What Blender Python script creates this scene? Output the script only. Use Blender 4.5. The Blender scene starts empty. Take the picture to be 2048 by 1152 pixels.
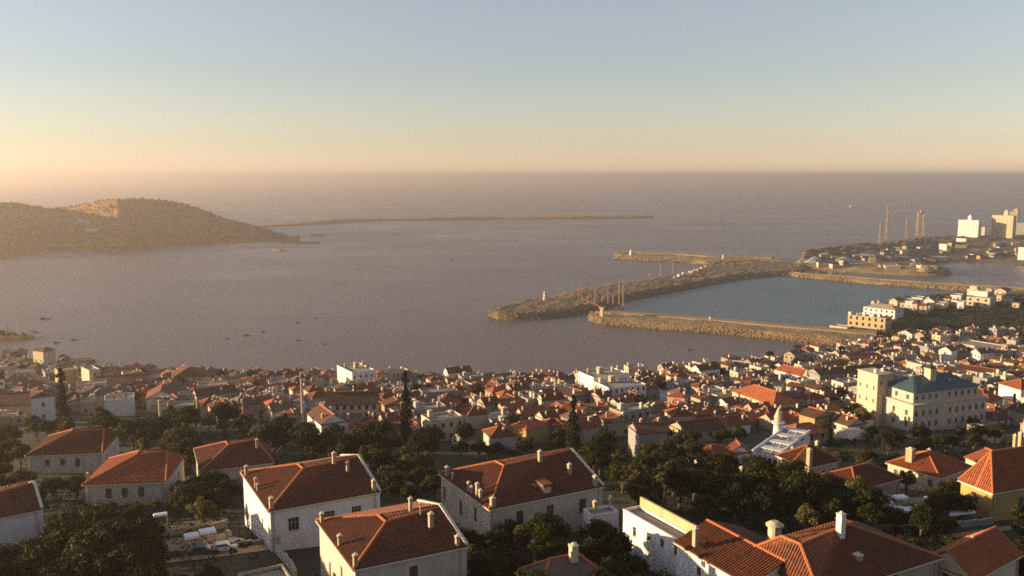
import bpy, bmesh, math, random
from mathutils import Vector, Matrix, noise

R = random.Random(7)
sc = bpy.context.scene
col = sc.collection
rad = math.radians
# ------------------------------------------------------------------ camera
F_PX, PITCH, CAM_Z = 1764.0, rad(7.28), 125.0
cam_d = bpy.data.cameras.new('camera')
cam = bpy.data.objects.new('camera', cam_d)
col.objects.link(cam)
cam.location = (0, 0, CAM_Z)
cam.rotation_euler = (rad(90) - PITCH, 0, 0)
cam_d.sensor_width = 36
cam_d.lens = F_PX / 2048 * 36
cam_d.clip_start = 1
cam_d.clip_end = 200000
sc.camera = cam
# ------------------------------------------------------------------ light
SUN_EL, SUN_AZ = rad(7.5), rad(3)        # azimuth: forward of due left
S = Vector((-math.cos(SUN_AZ) * math.cos(SUN_EL), math.sin(SUN_AZ) * math.cos(SUN_EL), math.sin(SUN_EL)))
ld = bpy.data.lights.new('sun', 'SUN')
ld.energy = 5.0
ld.angle = rad(0.6)
ld.color = (1.0, 0.72, 0.40)
sun = bpy.data.objects.new('sun', ld)
col.objects.link(sun)
sun.rotation_euler = S.to_track_quat('Z', 'Y').to_euler()
world = bpy.data.worlds.new('World')
sc.world = world
world.use_nodes = True
wn = world.node_tree
sky = wn.nodes.new('ShaderNodeTexSky')
sky.sky_type = 'NISHITA'
sky.sun_disc = False
sky.sun_elevation = SUN_EL
sky.sun_rotation = math.atan2(S.x, S.y)
sky.air_density = 1.15
sky.dust_density = 0.0
sky.ozone_density = 3.0
soft = wn.nodes.new('ShaderNodeHueSaturation')        # film renders the blue of the sky weakly
soft.inputs['Saturation'].default_value = 0.62
wn.links.new(sky.outputs[0], soft.inputs['Color'])
warm = wn.nodes.new('ShaderNodeMix')
warm.data_type = 'RGBA'
warm.blend_type = 'MULTIPLY'
warm.inputs['Factor'].default_value = 1
warm.inputs['B'].default_value = (1.13, 0.985, 0.965, 1)
wn.links.new(soft.outputs[0], warm.inputs['A'])
wn.links.new(warm.outputs['Result'], wn.nodes['Background'].inputs['Color'])
wn.nodes['Background'].inputs['Strength'].default_value = 0.081
vs = sc.view_settings
vs.view_transform = 'Standard'
vs.look = 'None'
vs.gamma = 1
vs.use_curve_mapping = False
vs.exposure = 1.45
sc.cycles.max_bounces = 5
sc.cycles.diffuse_bounces = 2
sc.cycles.glossy_bounces = 2
sc.cycles.transmission_bounces = 3
sc.cycles.transparent_max_bounces = 8
sc.cycles.volume_bounces = 0
sc.cycles.sample_clamp_indirect = 4
sc.cycles.caustics_reflective = False
sc.cycles.caustics_refractive = False
sc.cycles.filter_width = 1.7
sc.cycles.use_denoising = False
sc.cycles.use_adaptive_sampling = False
HAZE_DENSITY = 0.0002
HAZE_COL = (1.0, 0.86, 0.79)
HAZE_ANISO = 0.7

# ------------------------------------------------------------------ view rays -> places on the ground
def ray(px, py):
    a = (px - 1024) / F_PX
    b = -(py - 576) / F_PX
    return Vector((a, math.cos(PITCH) + b * math.sin(PITCH), -math.sin(PITCH) + b * math.cos(PITCH)))

def at(px, py, z=0.0):
    d = ray(px, py)
    t = (z - CAM_Z) / d.z
    return Vector((d.x * t, d.y * t, z))

def to_px(p):
    x, y, z = p[0], p[1], p[2] - CAM_Z
    depth = y * math.cos(PITCH) - z * math.sin(PITCH)
    up = y * math.sin(PITCH) + z * math.cos(PITCH)
    if depth < 1:
        return (-9999, 9999, 1)
    return (1024 + F_PX * x / depth, 576 - F_PX * up / depth, depth)

SHORE = [at(*p) for p in [(-900, 716), (-200, 712), (0, 714), (60, 716), (180, 737), (400, 770), (480, 782), (620, 786), (760, 792), (900, 805),
         (1000, 810), (1100, 803), (1250, 775), (1300, 760), (1420, 737), (1500, 724), (1600, 704), (1700, 697)]]
SHORE += [at(*p) for p in [(1690, 660), (1735, 626), (1800, 600), (1915, 585), (2010, 585), (2060, 604), (2500, 604)]]
SH = sorted([(p.x, p.y) for p in SHORE])

def shore_y(x):
    if x <= SH[0][0]:
        return SH[0][1]
    for (x0, y0), (x1, y1) in zip(SH, SH[1:]):
        if x0 <= x <= x1:
            return y0 + (y1 - y0) * (x - x0) / max(1e-6, x1 - x0)
    return SH[-1][1]

def smooth(a, b, t):
    t = min(1, max(0, (t - a) / (b - a)))
    return t * t * (3 - 2 * t)

def ground(x, y):
    base = 70 - .158 * (y - 110)
    if y < 90:
        base = 73.16 + (90 - y) * .15
    low = 3.0
    low += 9 * math.exp(-(((x - 470) / 130) ** 2 + ((y - 790) / 85) ** 2))
    k = 4.0
    z = max(base, low) if abs(base - low) > 12 else k * math.log(math.exp(base / k) + math.exp(low / k))
    z += noise.noise(Vector((x * .018, y * .018, 3.1))) * 1.6 * smooth(3, 12, z)
    sy = shore_y(x)
    s = smooth(0, 18, sy - y)
    if y > sy:
        return -max(0, min(3, (y - sy) * .12))
    return z * s

def on_ground(px, py, dz=0.0):
    d = ray(px, py)
    o = Vector((0, 0, CAM_Z))
    t, last = 40.0, 40.0
    while t < 1500:
        p = o + d * t
        if p.z < ground(p.x, p.y) + dz:
            break
        last = t
        t += 3
    lo, hi = last, t
    for _ in range(14):
        m = (lo + hi) / 2
        p = o + d * m
        if p.z < ground(p.x, p.y) + dz:
            hi = m
        else:
            lo = m
    return o + d * hi

# ------------------------------------------------------------------ materials
MATS = {}
def new_mat(name):
    m = bpy.data.materials.new(name)
    m.use_nodes = True
    nt = m.node_tree
    MATS[name] = m
    return m, nt, nt.nodes['Principled BSDF']

def n_(nt, kind, **kw):
    nd = nt.nodes.new(kind)
    for k, v in kw.items():
        setattr(nd, k, v)
    return nd

def ramp(nt, fac, stops):
    r = n_(nt, 'ShaderNodeValToRGB')
    el = r.color_ramp.elements
    while len(el) < len(stops):
        el.new(0.5)
    for e, (p, c) in zip(el, stops):
        e.position = p
        e.color = (*c, 1)
    nt.links.new(fac, r.inputs['Fac'])
    return r.outputs['Color']

def mixc(nt, fac, a, b, mode='MIX'):
    m = n_(nt, 'ShaderNodeMix', data_type='RGBA', blend_type=mode)
    for sock, v in ((m.inputs['Factor'], fac), (m.inputs['A'], a), (m.inputs['B'], b)):
        if hasattr(v, 'is_linked') or hasattr(v, 'links'):
            nt.links.new(v, sock)
        elif isinstance(v, (int, float)):
            sock.default_value = v
        else:
            sock.default_value = (*v, 1)
    return m.outputs['Result']

def noise_n(nt, scale, detail=4, vec=None, rough=.6):
    t = n_(nt, 'ShaderNodeTexNoise')
    t.inputs['Scale'].default_value = scale
    t.inputs['Detail'].default_value = detail
    t.inputs['Roughness'].default_value = rough
    if vec is not None:
        nt.links.new(vec, t.inputs['Vector'])
    return t.outputs['Fac']

def geo_pos(nt):
    return n_(nt, 'ShaderNodeNewGeometry').outputs['Position']

def obj_rand(nt):
    return n_(nt, 'ShaderNodeObjectInfo').outputs['Random']

def bump(nt, b, h, strength=.4, dist=.1):
    bn = n_(nt, 'ShaderNodeBump')
    bn.inputs['Strength'].default_value = strength
    bn.inputs['Distance'].default_value = dist
    nt.links.new(h, bn.inputs['Height'])
    nt.links.new(bn.outputs[0], b.inputs['Normal'])

def plaster(name, c, stain=.22, var=.1):
    m, nt, b = new_mat(name)
    P = geo_pos(nt)
    mp = n_(nt, 'ShaderNodeMapping')
    mp.inputs['Scale'].default_value = (1, 1, .28)
    nt.links.new(P, mp.inputs['Vector'])
    streak = noise_n(nt, 1.1, 6, mp.outputs[0], .7)
    f = ramp(nt, streak, [(.40, (0, 0, 0)), (.68, (1, 1, 1))])
    dirt = (c[0] * .62, c[1] * .56, c[2] * .48)
    base = mixc(nt, f, c, dirt)
    mx = nt.nodes[-1]
    big = noise_n(nt, .35, 3, P)
    c2 = mixc(nt, big, tuple(v * (1 - var) for v in c), tuple(min(.9, v * (1 + var)) for v in c))
    s = n_(nt, 'ShaderNodeMath', operation='MULTIPLY')
    s.inputs[1].default_value = stain * 2
    nt.links.new(f, s.inputs[0])
    out = mixc(nt, s.outputs[0], c2, dirt)
    nt.links.new(out, b.inputs['Base Color'])
    b.inputs['Roughness'].default_value = .9
    bump(nt, b, noise_n(nt, 6, 5, P), .25, .03)
    return m

def roof_mat(name, c1, c2, dark, scale_bump=True, rough=.8):
    m, nt, b = new_mat(name)
    uv = n_(nt, 'ShaderNodeUVMap').outputs[0]
    P = geo_pos(nt)
    br = n_(nt, 'ShaderNodeTexBrick')
    br.offset = 0.0
    for k, v in (('Scale', 1.0), ('Mortar Size', .015), ('Mortar Smooth', .2), ('Brick Width', .34), ('Row Height', .42), ('Bias', 0.0)):
        br.inputs[k].default_value = v
    br.inputs['Color1'].default_value = (*c1, 1)
    br.inputs['Color2'].default_value = (*c2, 1)
    br.inputs['Mortar'].default_value = (*dark, 1)
    nt.links.new(uv, br.inputs['Vector'])
    big = noise_n(nt, .5, 5, P, .7)
    f = ramp(nt, big, [(.35, (0, 0, 0)), (.72, (1, 1, 1))])
    age = mixc(nt, f, br.outputs['Color'], dark)
    m2 = mixc(nt, .85, br.outputs['Color'], age)
    hv = n_(nt, 'ShaderNodeHueSaturation')
    rr = n_(nt, 'ShaderNodeMapRange')
    rr.inputs['To Min'].default_value = .72
    rr.inputs['To Max'].default_value = 1.2
    nt.links.new(obj_rand(nt), rr.inputs['Value'])
    nt.links.new(rr.outputs[0], hv.inputs['Value'])
    nt.links.new(m2, hv.inputs['Color'])
    nt.links.new(hv.outputs[0], b.inputs['Base Color'])
    b.inputs['Roughness'].default_value = rough
    if scale_bump:
        w = n_(nt, 'ShaderNodeTexWave')
        w.inputs['Scale'].default_value = .468     # one barrel every .34 m along u
        nt.links.new(uv, w.inputs['Vector'])
        bump(nt, b, w.outputs['Fac'], .8, .08)
    return m

def plain(name, c, rough=.7, metal=0.0, var=.15, scale=2.0, bmp=.0):
    m, nt, b = new_mat(name)
    P = geo_pos(nt)
    f = noise_n(nt, scale, 5, P)
    out = mixc(nt, f, tuple(v * (1 - var) for v in c), tuple(min(.95, v * (1 + var)) for v in c))
    nt.links.new(out, b.inputs['Base Color'])
    b.inputs['Roughness'].default_value = rough
    b.inputs['Metallic'].default_value = metal
    if bmp:
        bump(nt, b, f, bmp, .15)
    return m

def foliage(name, dark, mid, lit):
    m, nt, b = new_mat(name)
    at_ = n_(nt, 'ShaderNodeAttribute', attribute_name='tone')
    r1 = ramp(nt, at_.outputs['Fac'], [(0, dark), (.55, mid), (1, lit)])
    hv = n_(nt, 'ShaderNodeHueSaturation')
    rr = n_(nt, 'ShaderNodeMapRange')
    rr.inputs['To Min'].default_value = .65
    rr.inputs['To Max'].default_value = 1.25
    nt.links.new(obj_rand(nt), rr.inputs['Value'])
    nt.links.new(rr.outputs[0], hv.inputs['Value'])
    nt.links.new(r1, hv.inputs['Color'])
    nt.links.new(hv.outputs[0], b.inputs['Base Color'])
    b.inputs['Roughness'].default_value = .65
    b.inputs['Specular IOR Level'].default_value = .08
    tr = n_(nt, 'ShaderNodeBsdfTranslucent')   # leaves let a little sun through
    nt.links.new(hv.outputs[0], tr.inputs['Color'])
    mx = n_(nt, 'ShaderNodeMixShader')
    mx.inputs[0].default_value = .28
    nt.links.new(b.outputs[0], mx.inputs[1])
    nt.links.new(tr.outputs[0], mx.inputs[2])
    nt.links.new(mx.outputs[0], nt.nodes['Material Output'].inputs['Surface'])
    return m

W = plaster('white_plaster', (.70, .665, .65), .28)
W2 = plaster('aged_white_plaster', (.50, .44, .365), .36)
CR = plaster('cream_plaster', (.54, .44, .31))
BE = plaster('beige_plaster', (.36, .30, .225), .34)
CHM = plaster('chimney_render', (.40, .31, .20), .35)
GO = plaster('golden_plaster', (.50, .37, .20), .3)
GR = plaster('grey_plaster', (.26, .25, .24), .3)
YE = plaster('yellow_plaster', (.42, .27, .09), .3)
PK = plaster('pale_pink_plaster', (.47, .37, .33))
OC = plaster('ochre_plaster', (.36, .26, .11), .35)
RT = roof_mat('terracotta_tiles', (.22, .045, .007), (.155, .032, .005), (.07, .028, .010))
RTB = roof_mat('weathered_terracotta_tiles', (.13, .042, .014), (.095, .030, .011), (.05, .028, .014))
RTG = roof_mat('terracotta_barrels', (.19, .041, .006), (.13, .029, .005), (.065, .029, .010), False)
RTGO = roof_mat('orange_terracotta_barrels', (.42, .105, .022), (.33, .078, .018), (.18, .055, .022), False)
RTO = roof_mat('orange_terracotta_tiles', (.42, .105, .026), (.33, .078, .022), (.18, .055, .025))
RGY = roof_mat('brown_grey_tiles', (.17, .11, .08), (.13, .085, .06), (.08, .055, .045))
BL = roof_mat('blue_sheet_roof', (.06, .12, .14), (.05, .10, .12), (.04, .065, .075), False, .55)
CAPM = plain('ridge_cap_clay', (.40, .11, .03), .75, var=.25)
STN = plain('stone', (.34, .30, .25), .9, var=.25, bmp=.4)
CON = plain('concrete', (.38, .36, .33), .9, var=.2, bmp=.2)
FLAT = plain('roof_terrace_screed', (.30, .27, .24), .9, var=.25, scale=.8)
COP = plain('coping_stone', (.60, .53, .43), .85, var=.2)
GLS = plain('window_glass', (.02, .025, .03), .12, var=.2)
SHU = plain('shutter_wood', (.05, .045, .028), .7, var=.3)
FRM = plain('window_frame_paint', (.42, .38, .30), .6)
MET = plain('white_metal', (.74, .74, .74), .45)
DKM = plain('dark_metal', (.06, .06, .06), .5)
REDP = plain('red_paint', (.30, .16, .11), .6)
TANP = plain('tan_steel', (.36, .24, .13), .7)
ORP = plain('orange_paint', (.55, .20, .07), .6)
BARK = plain('bark', (.085, .06, .04), .95, var=.35, bmp=.4)
ROCKM = plain('rock', (.30, .21, .11), .95, var=.4, scale=.6, bmp=.5)
ROCKD = plain('wet_rock', (.13, .11, .07), .9, var=.4, scale=.6, bmp=.4)
PATHM = plain('path_earth', (.30, .21, .12), .95, var=.3, scale=.8, bmp=.2)
GLZ = plain('roof_glazing', (.20, .21, .19), .35, var=.3)
HULL = plain('boat_hull', (.10, .08, .06), .6)
F1 = foliage('leaves_dark_green', (.009, .013, .003), (.026, .032, .008), (.07, .07, .016))
F2 = foliage('leaves_olive', (.04, .042, .012), (.09, .082, .022), (.17, .14, .04))
F3 = foliage('leaves_cypress', (.010, .020, .009), (.022, .036, .013), (.04, .05, .02))

def terrain_mat():
    m, nt, b = new_mat('hillside_soil_and_grass')
    P = geo_pos(nt)
    a = noise_n(nt, .06, 6, P, .7)
    c = ramp(nt, a, [(.32, (.014, .018, .008)), (.5, (.03, .03, .013)), (.64, (.06, .048, .025)), (.78, (.12, .085, .05))])
    d = noise_n(nt, .9, 5, P, .7)
    out = mixc(nt, d, c, (.03, .034, .015))
    nt.links.new(out, b.inputs['Base Color'])
    b.inputs['Roughness'].default_value = .97
    bump(nt, b, d, .8, .5)
    return m

def land_mat(name, cols, s=.03):
    m, nt, b = new_mat(name)
    P = geo_pos(nt)
    a = noise_n(nt, s, 8, P, .72)
    nt.links.new(ramp(nt, a, cols), b.inputs['Base Color'])
    b.inputs['Roughness'].default_value = .95
    bump(nt, b, noise_n(nt, s * 8, 5, P, .7), .9, 1.2)
    return m

SOIL = terrain_mat()
HILLM = land_mat('haze_tinted_hill', [(.3, (.24, .12, .025)), (.5, (.33, .175, .038)), (.7, (.40, .22, .06))], .02)  # scrub brown lightened towards orange: warm haze glow painted into the colour
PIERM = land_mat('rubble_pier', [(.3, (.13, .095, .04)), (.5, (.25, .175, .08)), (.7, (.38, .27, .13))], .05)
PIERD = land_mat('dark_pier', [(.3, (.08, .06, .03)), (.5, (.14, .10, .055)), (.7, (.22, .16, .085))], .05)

def water_mat(name, c, rough, s, strength):
    m, nt, b = new_mat(name)
    P = geo_pos(nt)
    mp = n_(nt, 'ShaderNodeMapping')
    mp.inputs['Scale'].default_value = (1, 1.7, 1)
    mp.inputs['Rotation'].default_value = (0, 0, .4)
    nt.links.new(P, mp.inputs['Vector'])
    big = noise_n(nt, .0035, 5, mp.outputs[0], .6)
    out = mixc(nt, big, tuple(v * .8 for v in c), tuple(v * 1.25 for v in c))
    nt.links.new(out, b.inputs['Base Color'])
    rr = n_(nt, 'ShaderNodeMapRange')
    rr.inputs['From Min'].default_value = .3
    rr.inputs['From Max'].default_value = .7
    rr.inputs['To Min'].default_value = rough * .8
    rr.inputs['To Max'].default_value = rough * 1.25
    nt.links.new(big, rr.inputs['Value'])
    nt.links.new(rr.outputs[0], b.inputs['Roughness'])
    b.inputs['IOR'].default_value = 1.33
    h = noise_n(nt, s, 6, mp.outputs[0], .65)
    bump(nt, b, h, strength, .6)
    return m

SEA = water_mat('sea_water', (.12, .085, .072), .30, .22, .9)
HARB = water_mat('sheltered_harbour_water', (.016, .065, .08), .28, .35, .5)

# ------------------------------------------------------------------ object helpers
def tag(o, label=None, cat=None, group=None, kind=None):
    if label: o['label'] = label
    if cat: o['category'] = cat
    if group: o['group'] = group
    if kind: o['kind'] = kind
    return o

def empty(name, loc, rz=0.0):
    o = bpy.data.objects.new(name, None)
    o.location = loc
    o.rotation_euler = (0, 0, rz)
    o.empty_display_size = .5
    col.objects.link(o)
    return o

class MB:
    """collects faces; build() links them as one mesh object"""
    def __init__(s):
        s.v, s.f, s.mi, s.uv, s.tone = [], [], [], [], []
    def face(s, pts, mi=0, uv=None):
        i = len(s.v)
        s.v += [tuple(p) for p in pts]
        s.f.append(tuple(range(i, i + len(pts))))
        s.mi.append(mi)
        s.uv.append(uv)
    def box(s, x0, y0, z0, x1, y1, z1, mi=0, taper=0.0, M=None):
        t = taper
        p = [(x0, y0, z0), (x1, y0, z0), (x1, y1, z0), (x0, y1, z0), (x0 + t, y0 + t, z1), (x1 - t, y0 + t, z1), (x1 - t, y1 - t, z1), (x0 + t, y1 - t, z1)]
        if M is not None:
            p = [tuple(M @ Vector(q)) for q in p]
        i = len(s.v)
        s.v += p
        for f in ((0, 3, 2, 1), (4, 5, 6, 7), (0, 1, 5, 4), (1, 2, 6, 5), (2, 3, 7, 6), (3, 0, 4, 7)):
            s.f.append(tuple(i + k for k in f))
            s.mi.append(mi)
            s.uv.append(None)
    def bar(s, a, b, w, h=None, mi=0, n=4):
        a, b = Vector(a), Vector(b)
        h = h or w
        d = (b - a).normalized()
        up = Vector((0, 0, 1)) if abs(d.z) < .95 else Vector((1, 0, 0))
        x = d.cross(up).normalized()
        y = x.cross(d)
        i = len(s.v)
        for q in (a, b):
            for k in range(n):
                an = 2 * math.pi * (k + .5) / n
                s.v.append(tuple(q + x * math.cos(an) * w * .7071 + y * math.sin(an) * h * .7071))
        for k in range(n):
            s.f.append((i + k, i + (k + 1) % n, i + n + (k + 1) % n, i + n + k)); s.mi.append(mi); s.uv.append(None)
        s.f.append(tuple(i + k for k in reversed(range(n)))); s.mi.append(mi); s.uv.append(None)
        s.f.append(tuple(i + n + k for k in range(n))); s.mi.append(mi); s.uv.append(None)
    def lathe(s, prof, cx=0, cy=0, n=12, mi=0):
        i = len(s.v)
        for r, z in prof:
            for k in range(n):
                a = 2 * math.pi * k / n
                s.v.append((cx + r * math.cos(a), cy + r * math.sin(a), z))
        for j in range(len(prof) - 1):
            for k in range(n):
                s.f.append((i + j * n + k, i + j * n + (k + 1) % n, i + (j + 1) * n + (k + 1) % n, i + (j + 1) * n + k)); s.mi.append(mi); s.uv.append(None)
        s.f.append(tuple(i + k for k in reversed(range(n)))); s.mi.append(mi); s.uv.append(None)
        s.f.append(tuple(i + (len(prof) - 1) * n + k for k in range(n))); s.mi.append(mi); s.uv.append(None)
    def mesh(s, name, mats):
        me = bpy.data.meshes.new(name)
        me.from_pydata(s.v, [], s.f)
        for m in (mats if isinstance(mats, (list, tuple)) else [mats]):
            me.materials.append(m)
        if any(s.mi):
            me.polygons.foreach_set('material_index', s.mi)
        if any(u is not None for u in s.uv):
            l = me.uv_layers.new(name='UVMap')
            for p, u in zip(me.polygons, s.uv):
                if u is not None:
                    for k, li in enumerate(p.loop_indices):
                        l.data[li].uv = u[k]
        me.update()
        return me
    def build(s, name, mats, parent=None):
        o = bpy.data.objects.new(name, s.mesh(name, mats))
        if parent is not None:
            o.parent = parent
        col.objects.link(o)
        return o

def copy_tree(o, parent=None):
    c = o.copy()
    col.objects.link(c)
    c.parent = parent
    for ch in KIDS.get(o.name, []):
        copy_tree2(ch, c)
    return c

KIDS = {}
def copy_tree2(o, parent):
    c = o.copy()
    col.objects.link(c)
    c.parent = parent
    for ch in KIDS.get(o.name, []):
        copy_tree2(ch, c)

def kids_index():
    KIDS.clear()
    for o in bpy.data.objects:
        if o.parent is not None:
            KIDS.setdefault(o.parent.name, []).append(o)

def smooth_shade(o):
    o.data.polygons.foreach_set('use_smooth', [True] * len(o.data.polygons))

# ------------------------------------------------------------------ the setting: hillside, sea, far land
def grid_mesh(name, xs, ys, zf, mat):
    v = [(x, y, zf(x, y)) for y in ys for x in xs]
    nx = len(xs)
    f = [(j * nx + i, j * nx + i + 1, (j + 1) * nx + i + 1, (j + 1) * nx + i) for j in range(len(ys) - 1) for i in range(nx - 1)]
    me = bpy.data.meshes.new(name)
    me.from_pydata(v, [], f)
    me.materials.append(mat)
    o = bpy.data.objects.new(name, me)
    col.objects.link(o)
    smooth_shade(o)
    return o

xs = [-900 + 6.5 * i for i in range(300)]
ys = [-320 + 6.5 * i for i in range(208)]
tag(grid_mesh('ground', xs, ys, ground, SOIL), kind='structure')

BIG = 60000.0
mb = MB()
mb.face([(-BIG, -BIG, 0), (BIG, -BIG, 0), (BIG, BIG, 0), (-BIG, BIG, 0)])
sea = mb.build('sea_water', SEA)
tag(sea, kind='structure')
# sheltered basins behind the moles
hp = [(1230, 628), (1300, 598), (1420, 570), (1560, 552), (1650, 562), (1780, 573), (1900, 583), (2100, 600), (2100, 640), (1760, 690), (1680, 662), (1500, 650), (1330, 636)]
mb = MB()
mb.face([tuple(at(*p, .004))[:2] + (.004,) for p in hp][::-1])
tag(mb.build('harbour_water', HARB), kind='structure')

def loft(name, front, back, h, mat, prof=None, n=14, nz=1.0, seg=10.0, kind='structure', crest=None, seed=0.0):
    """land between two waterlines: front and back are lists of places on the water; the surface rises steeply from each"""
    def resample(pts, m):
        P = [Vector(p) for p in pts]
        L = [0]
        for a, b in zip(P, P[1:]):
            L.append(L[-1] + (b - a).length)
        out = []
        for i in range(m):
            t = L[-1] * i / (m - 1)
            k = 0
            while k < len(L) - 2 and L[k + 1] < t:
                k += 1
            f = (t - L[k]) / max(1e-6, L[k + 1] - L[k])
            out.append(P[k].lerp(P[k + 1], f))
        return out
    length = sum((Vector(b) - Vector(a)).length for a, b in zip(front, front[1:]))
    m = max(8, int(length / seg))
    A, B = resample(front, m), resample(back, m)
    v, f = [], []
    for i in range(m):
        e = i / (m - 1)
        end = min(1, (e + .004) * length / 14, (1 - e + .004) * length / 14)
        for j in range(n):
            t = j / (n - 1)
            p = A[i].lerp(B[i], t)
            k = prof(t) if prof else min(1, 6 * t, 6 * (1 - t))
            c = crest(e, t) if crest else 1
            z = -1.5 + (h * c + 1.5) * k * (end ** .5)
            q = Vector((p.x * .05, p.y * .05, seed))
            nn = noise.noise(q * 1.0) * .5 + noise.noise(q * 3.1) * .35 + noise.noise(q * 9) * .25
            z += nn * nz * k * h * .35
            wob = noise.noise(Vector((p.x * .03, p.y * .03, seed + 5))) * nz * 4
            v.append((p.x + wob, p.y + wob * .7, z))
    for i in range(m - 1):
        for j in range(n - 1):
            a = i * n + j
            f.append((a, a + n, a + n + 1, a + 1))
    me = bpy.data.meshes.new(name)
    me.from_pydata(v, [], f)
    me.materials.append(mat)
    me.update()
    o = bpy.data.objects.new(name, me)
    col.objects.link(o)
    if me.polygons[len(me.polygons) // 2].normal.z < 0:
        me.flip_normals()
    tag(o, kind=kind)
    return o, A, B

def A_(pts, z=0):
    return [at(x, y, z) for x, y in pts]

def strew(name, parent, A, B, h, n, size, mat, rng, ts=(.02, .98), tsel=None):
    """joined boulders over a strip; too many and too small to pick apart"""
    mb = MB()
    m = len(A)
    for _ in range(n):
        e = rng.random() * (m - 1)
        i = int(e)
        a = A[i].lerp(A[min(m - 1, i + 1)], e - i)
        b = B[i].lerp(B[min(m - 1, i + 1)], e - i)
        t = rng.choice([rng.uniform(ts[0], .25), rng.uniform(.7, ts[1]), rng.uniform(*ts)]) if tsel is None else tsel(rng)
        p = a.lerp(b, t)
        z = h * min(1, 6 * t, 6 * (1 - t)) * .92
        s = size * rng.uniform(.5, 1.4)
        i0 = len(mb.v)
        for dx, dy, dz in ((1, 0, 0), (-1, 0, 0), (0, 1, 0), (0, -1, 0), (0, 0, 1), (0, 0, -1)):
            k = s * rng.uniform(.6, 1.2)
            mb.v.append((p.x + dx * k + rng.uniform(-.3, .3) * s, p.y + dy * k, z + dz * k * .7))
        for q in ((0, 2, 4), (2, 1, 4), (1, 3, 4), (3, 0, 4), (2, 0, 5), (1, 2, 5), (3, 1, 5), (0, 3, 5)):
            mb.f.append(tuple(i0 + k for k in q)); mb.mi.append(0); mb.uv.append(None)
    o = mb.build(name, mat, parent)
    tag(o, kind='stuff')
    return o

rk = random.Random(11)
def breakwater(label, front, back, h, nrock, rsize, seg=10, mat=PIERM, road=True):
    r = empty('breakwater', (0, 0, 0))
    tag(r, label, 'breakwater')
    o, A, B = loft('rubble_mound', A_(front), A_(back), h, mat, seg=seg, n=16, kind=None)
    del_kind(o)
    o.parent = r
    if nrock:
        strew('rocks', r, A, B, h, nrock, rsize, ROCKM, rk)
        strew('rocks', r, A, B, h * .3, nrock // 3, rsize, ROCKD, rk, tsel=lambda g: g.choice([g.uniform(.0, .06), g.uniform(.94, 1)]))
    if road:
        mb = MB()
        for i in range(1, len(A) - 2):
            q = [A[i].lerp(B[i], .56), A[i + 1].lerp(B[i + 1], .56), A[i + 1].lerp(B[i + 1], .74), A[i].lerp(B[i], .74)]
            mb.face([(p.x, p.y, h * 1.22) for p in q])
            mb.face([(p.x, p.y, z) for p, z in ((q[0], h * .6), (q[1], h * .6), (q[1], h * 1.22), (q[0], h * 1.22))])
        mb.build('crest_roadway', PATHM, r)
    return r, A, B

def del_kind(o):
    if 'kind' in o.keys():
        del o['kind']

B1 = breakwater('long straight rubble breakwater nearest the town, running right to the ochre palace',
    [(1176, 641), (1200, 650), (1300, 659), (1420, 668), (1520, 678), (1615, 688), (1700, 697), (1770, 703)],
    [(1182, 630), (1254, 629), (1330, 634), (1444, 643), (1550, 653), (1659, 661), (1710, 665), (1770, 668)], 4.5, 7000, .65, 6)
B2 = breakwater('wide curved dark breakwater with a pointed left tip, reaching back to the port',
    [(976, 634), (1000, 640), (1033, 642), (1083, 641), (1137, 634), (1179, 628), (1215, 620), (1250, 605), (1322, 590), (1395, 576), (1481, 561), (1545, 554), (1600, 551)],
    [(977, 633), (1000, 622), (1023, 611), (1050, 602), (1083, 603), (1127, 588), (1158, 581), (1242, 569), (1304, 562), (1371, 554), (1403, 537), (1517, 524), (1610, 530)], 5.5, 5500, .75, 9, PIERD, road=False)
B3 = breakwater('narrow sunlit outer breakwater, the farther one with a small white beacon at its left end',
    [(1226, 518), (1298, 524), (1371, 526), (1420, 532), (1517, 528), (1560, 530)],
    [(1232, 511), (1259, 506), (1322, 508), (1420, 513), (1505, 518), (1560, 522)], 5.0, 2600, 1.1, 12)
B4 = breakwater('thin low mole crossing the harbour behind the headland palaces',
    [(1578, 551), (1600, 556), (1700, 565), (1735, 568), (1848, 577), (1927, 583), (2048, 590), (2200, 604)],
    [(1582, 548), (1600, 551), (1700, 557), (1735, 560), (1848, 568), (1927, 572), (2048, 579), (2200, 592)], 3.5, 2400, 1.0, 10)

loft('port_land', A_([(1585, 545), (1610, 541), (1713, 546), (1780, 551), (1848, 554), (1885, 553), (1902, 549)]),
     A_([(1590, 522), (1625, 520), (1713, 526), (1780, 528), (1848, 530), (1882, 534), (1903, 546)]), 6, PIERM, n=18, nz=1.2, kind='structure', seed=2)
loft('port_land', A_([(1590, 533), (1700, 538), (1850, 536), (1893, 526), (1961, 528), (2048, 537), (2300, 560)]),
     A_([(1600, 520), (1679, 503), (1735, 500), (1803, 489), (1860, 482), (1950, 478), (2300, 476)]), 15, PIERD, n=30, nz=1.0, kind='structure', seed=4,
     prof=lambda t: min(1, 9 * t) * (.25 + .75 * smooth(0, .75, t)) * min(1, 5 * (1 - t)))

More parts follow.
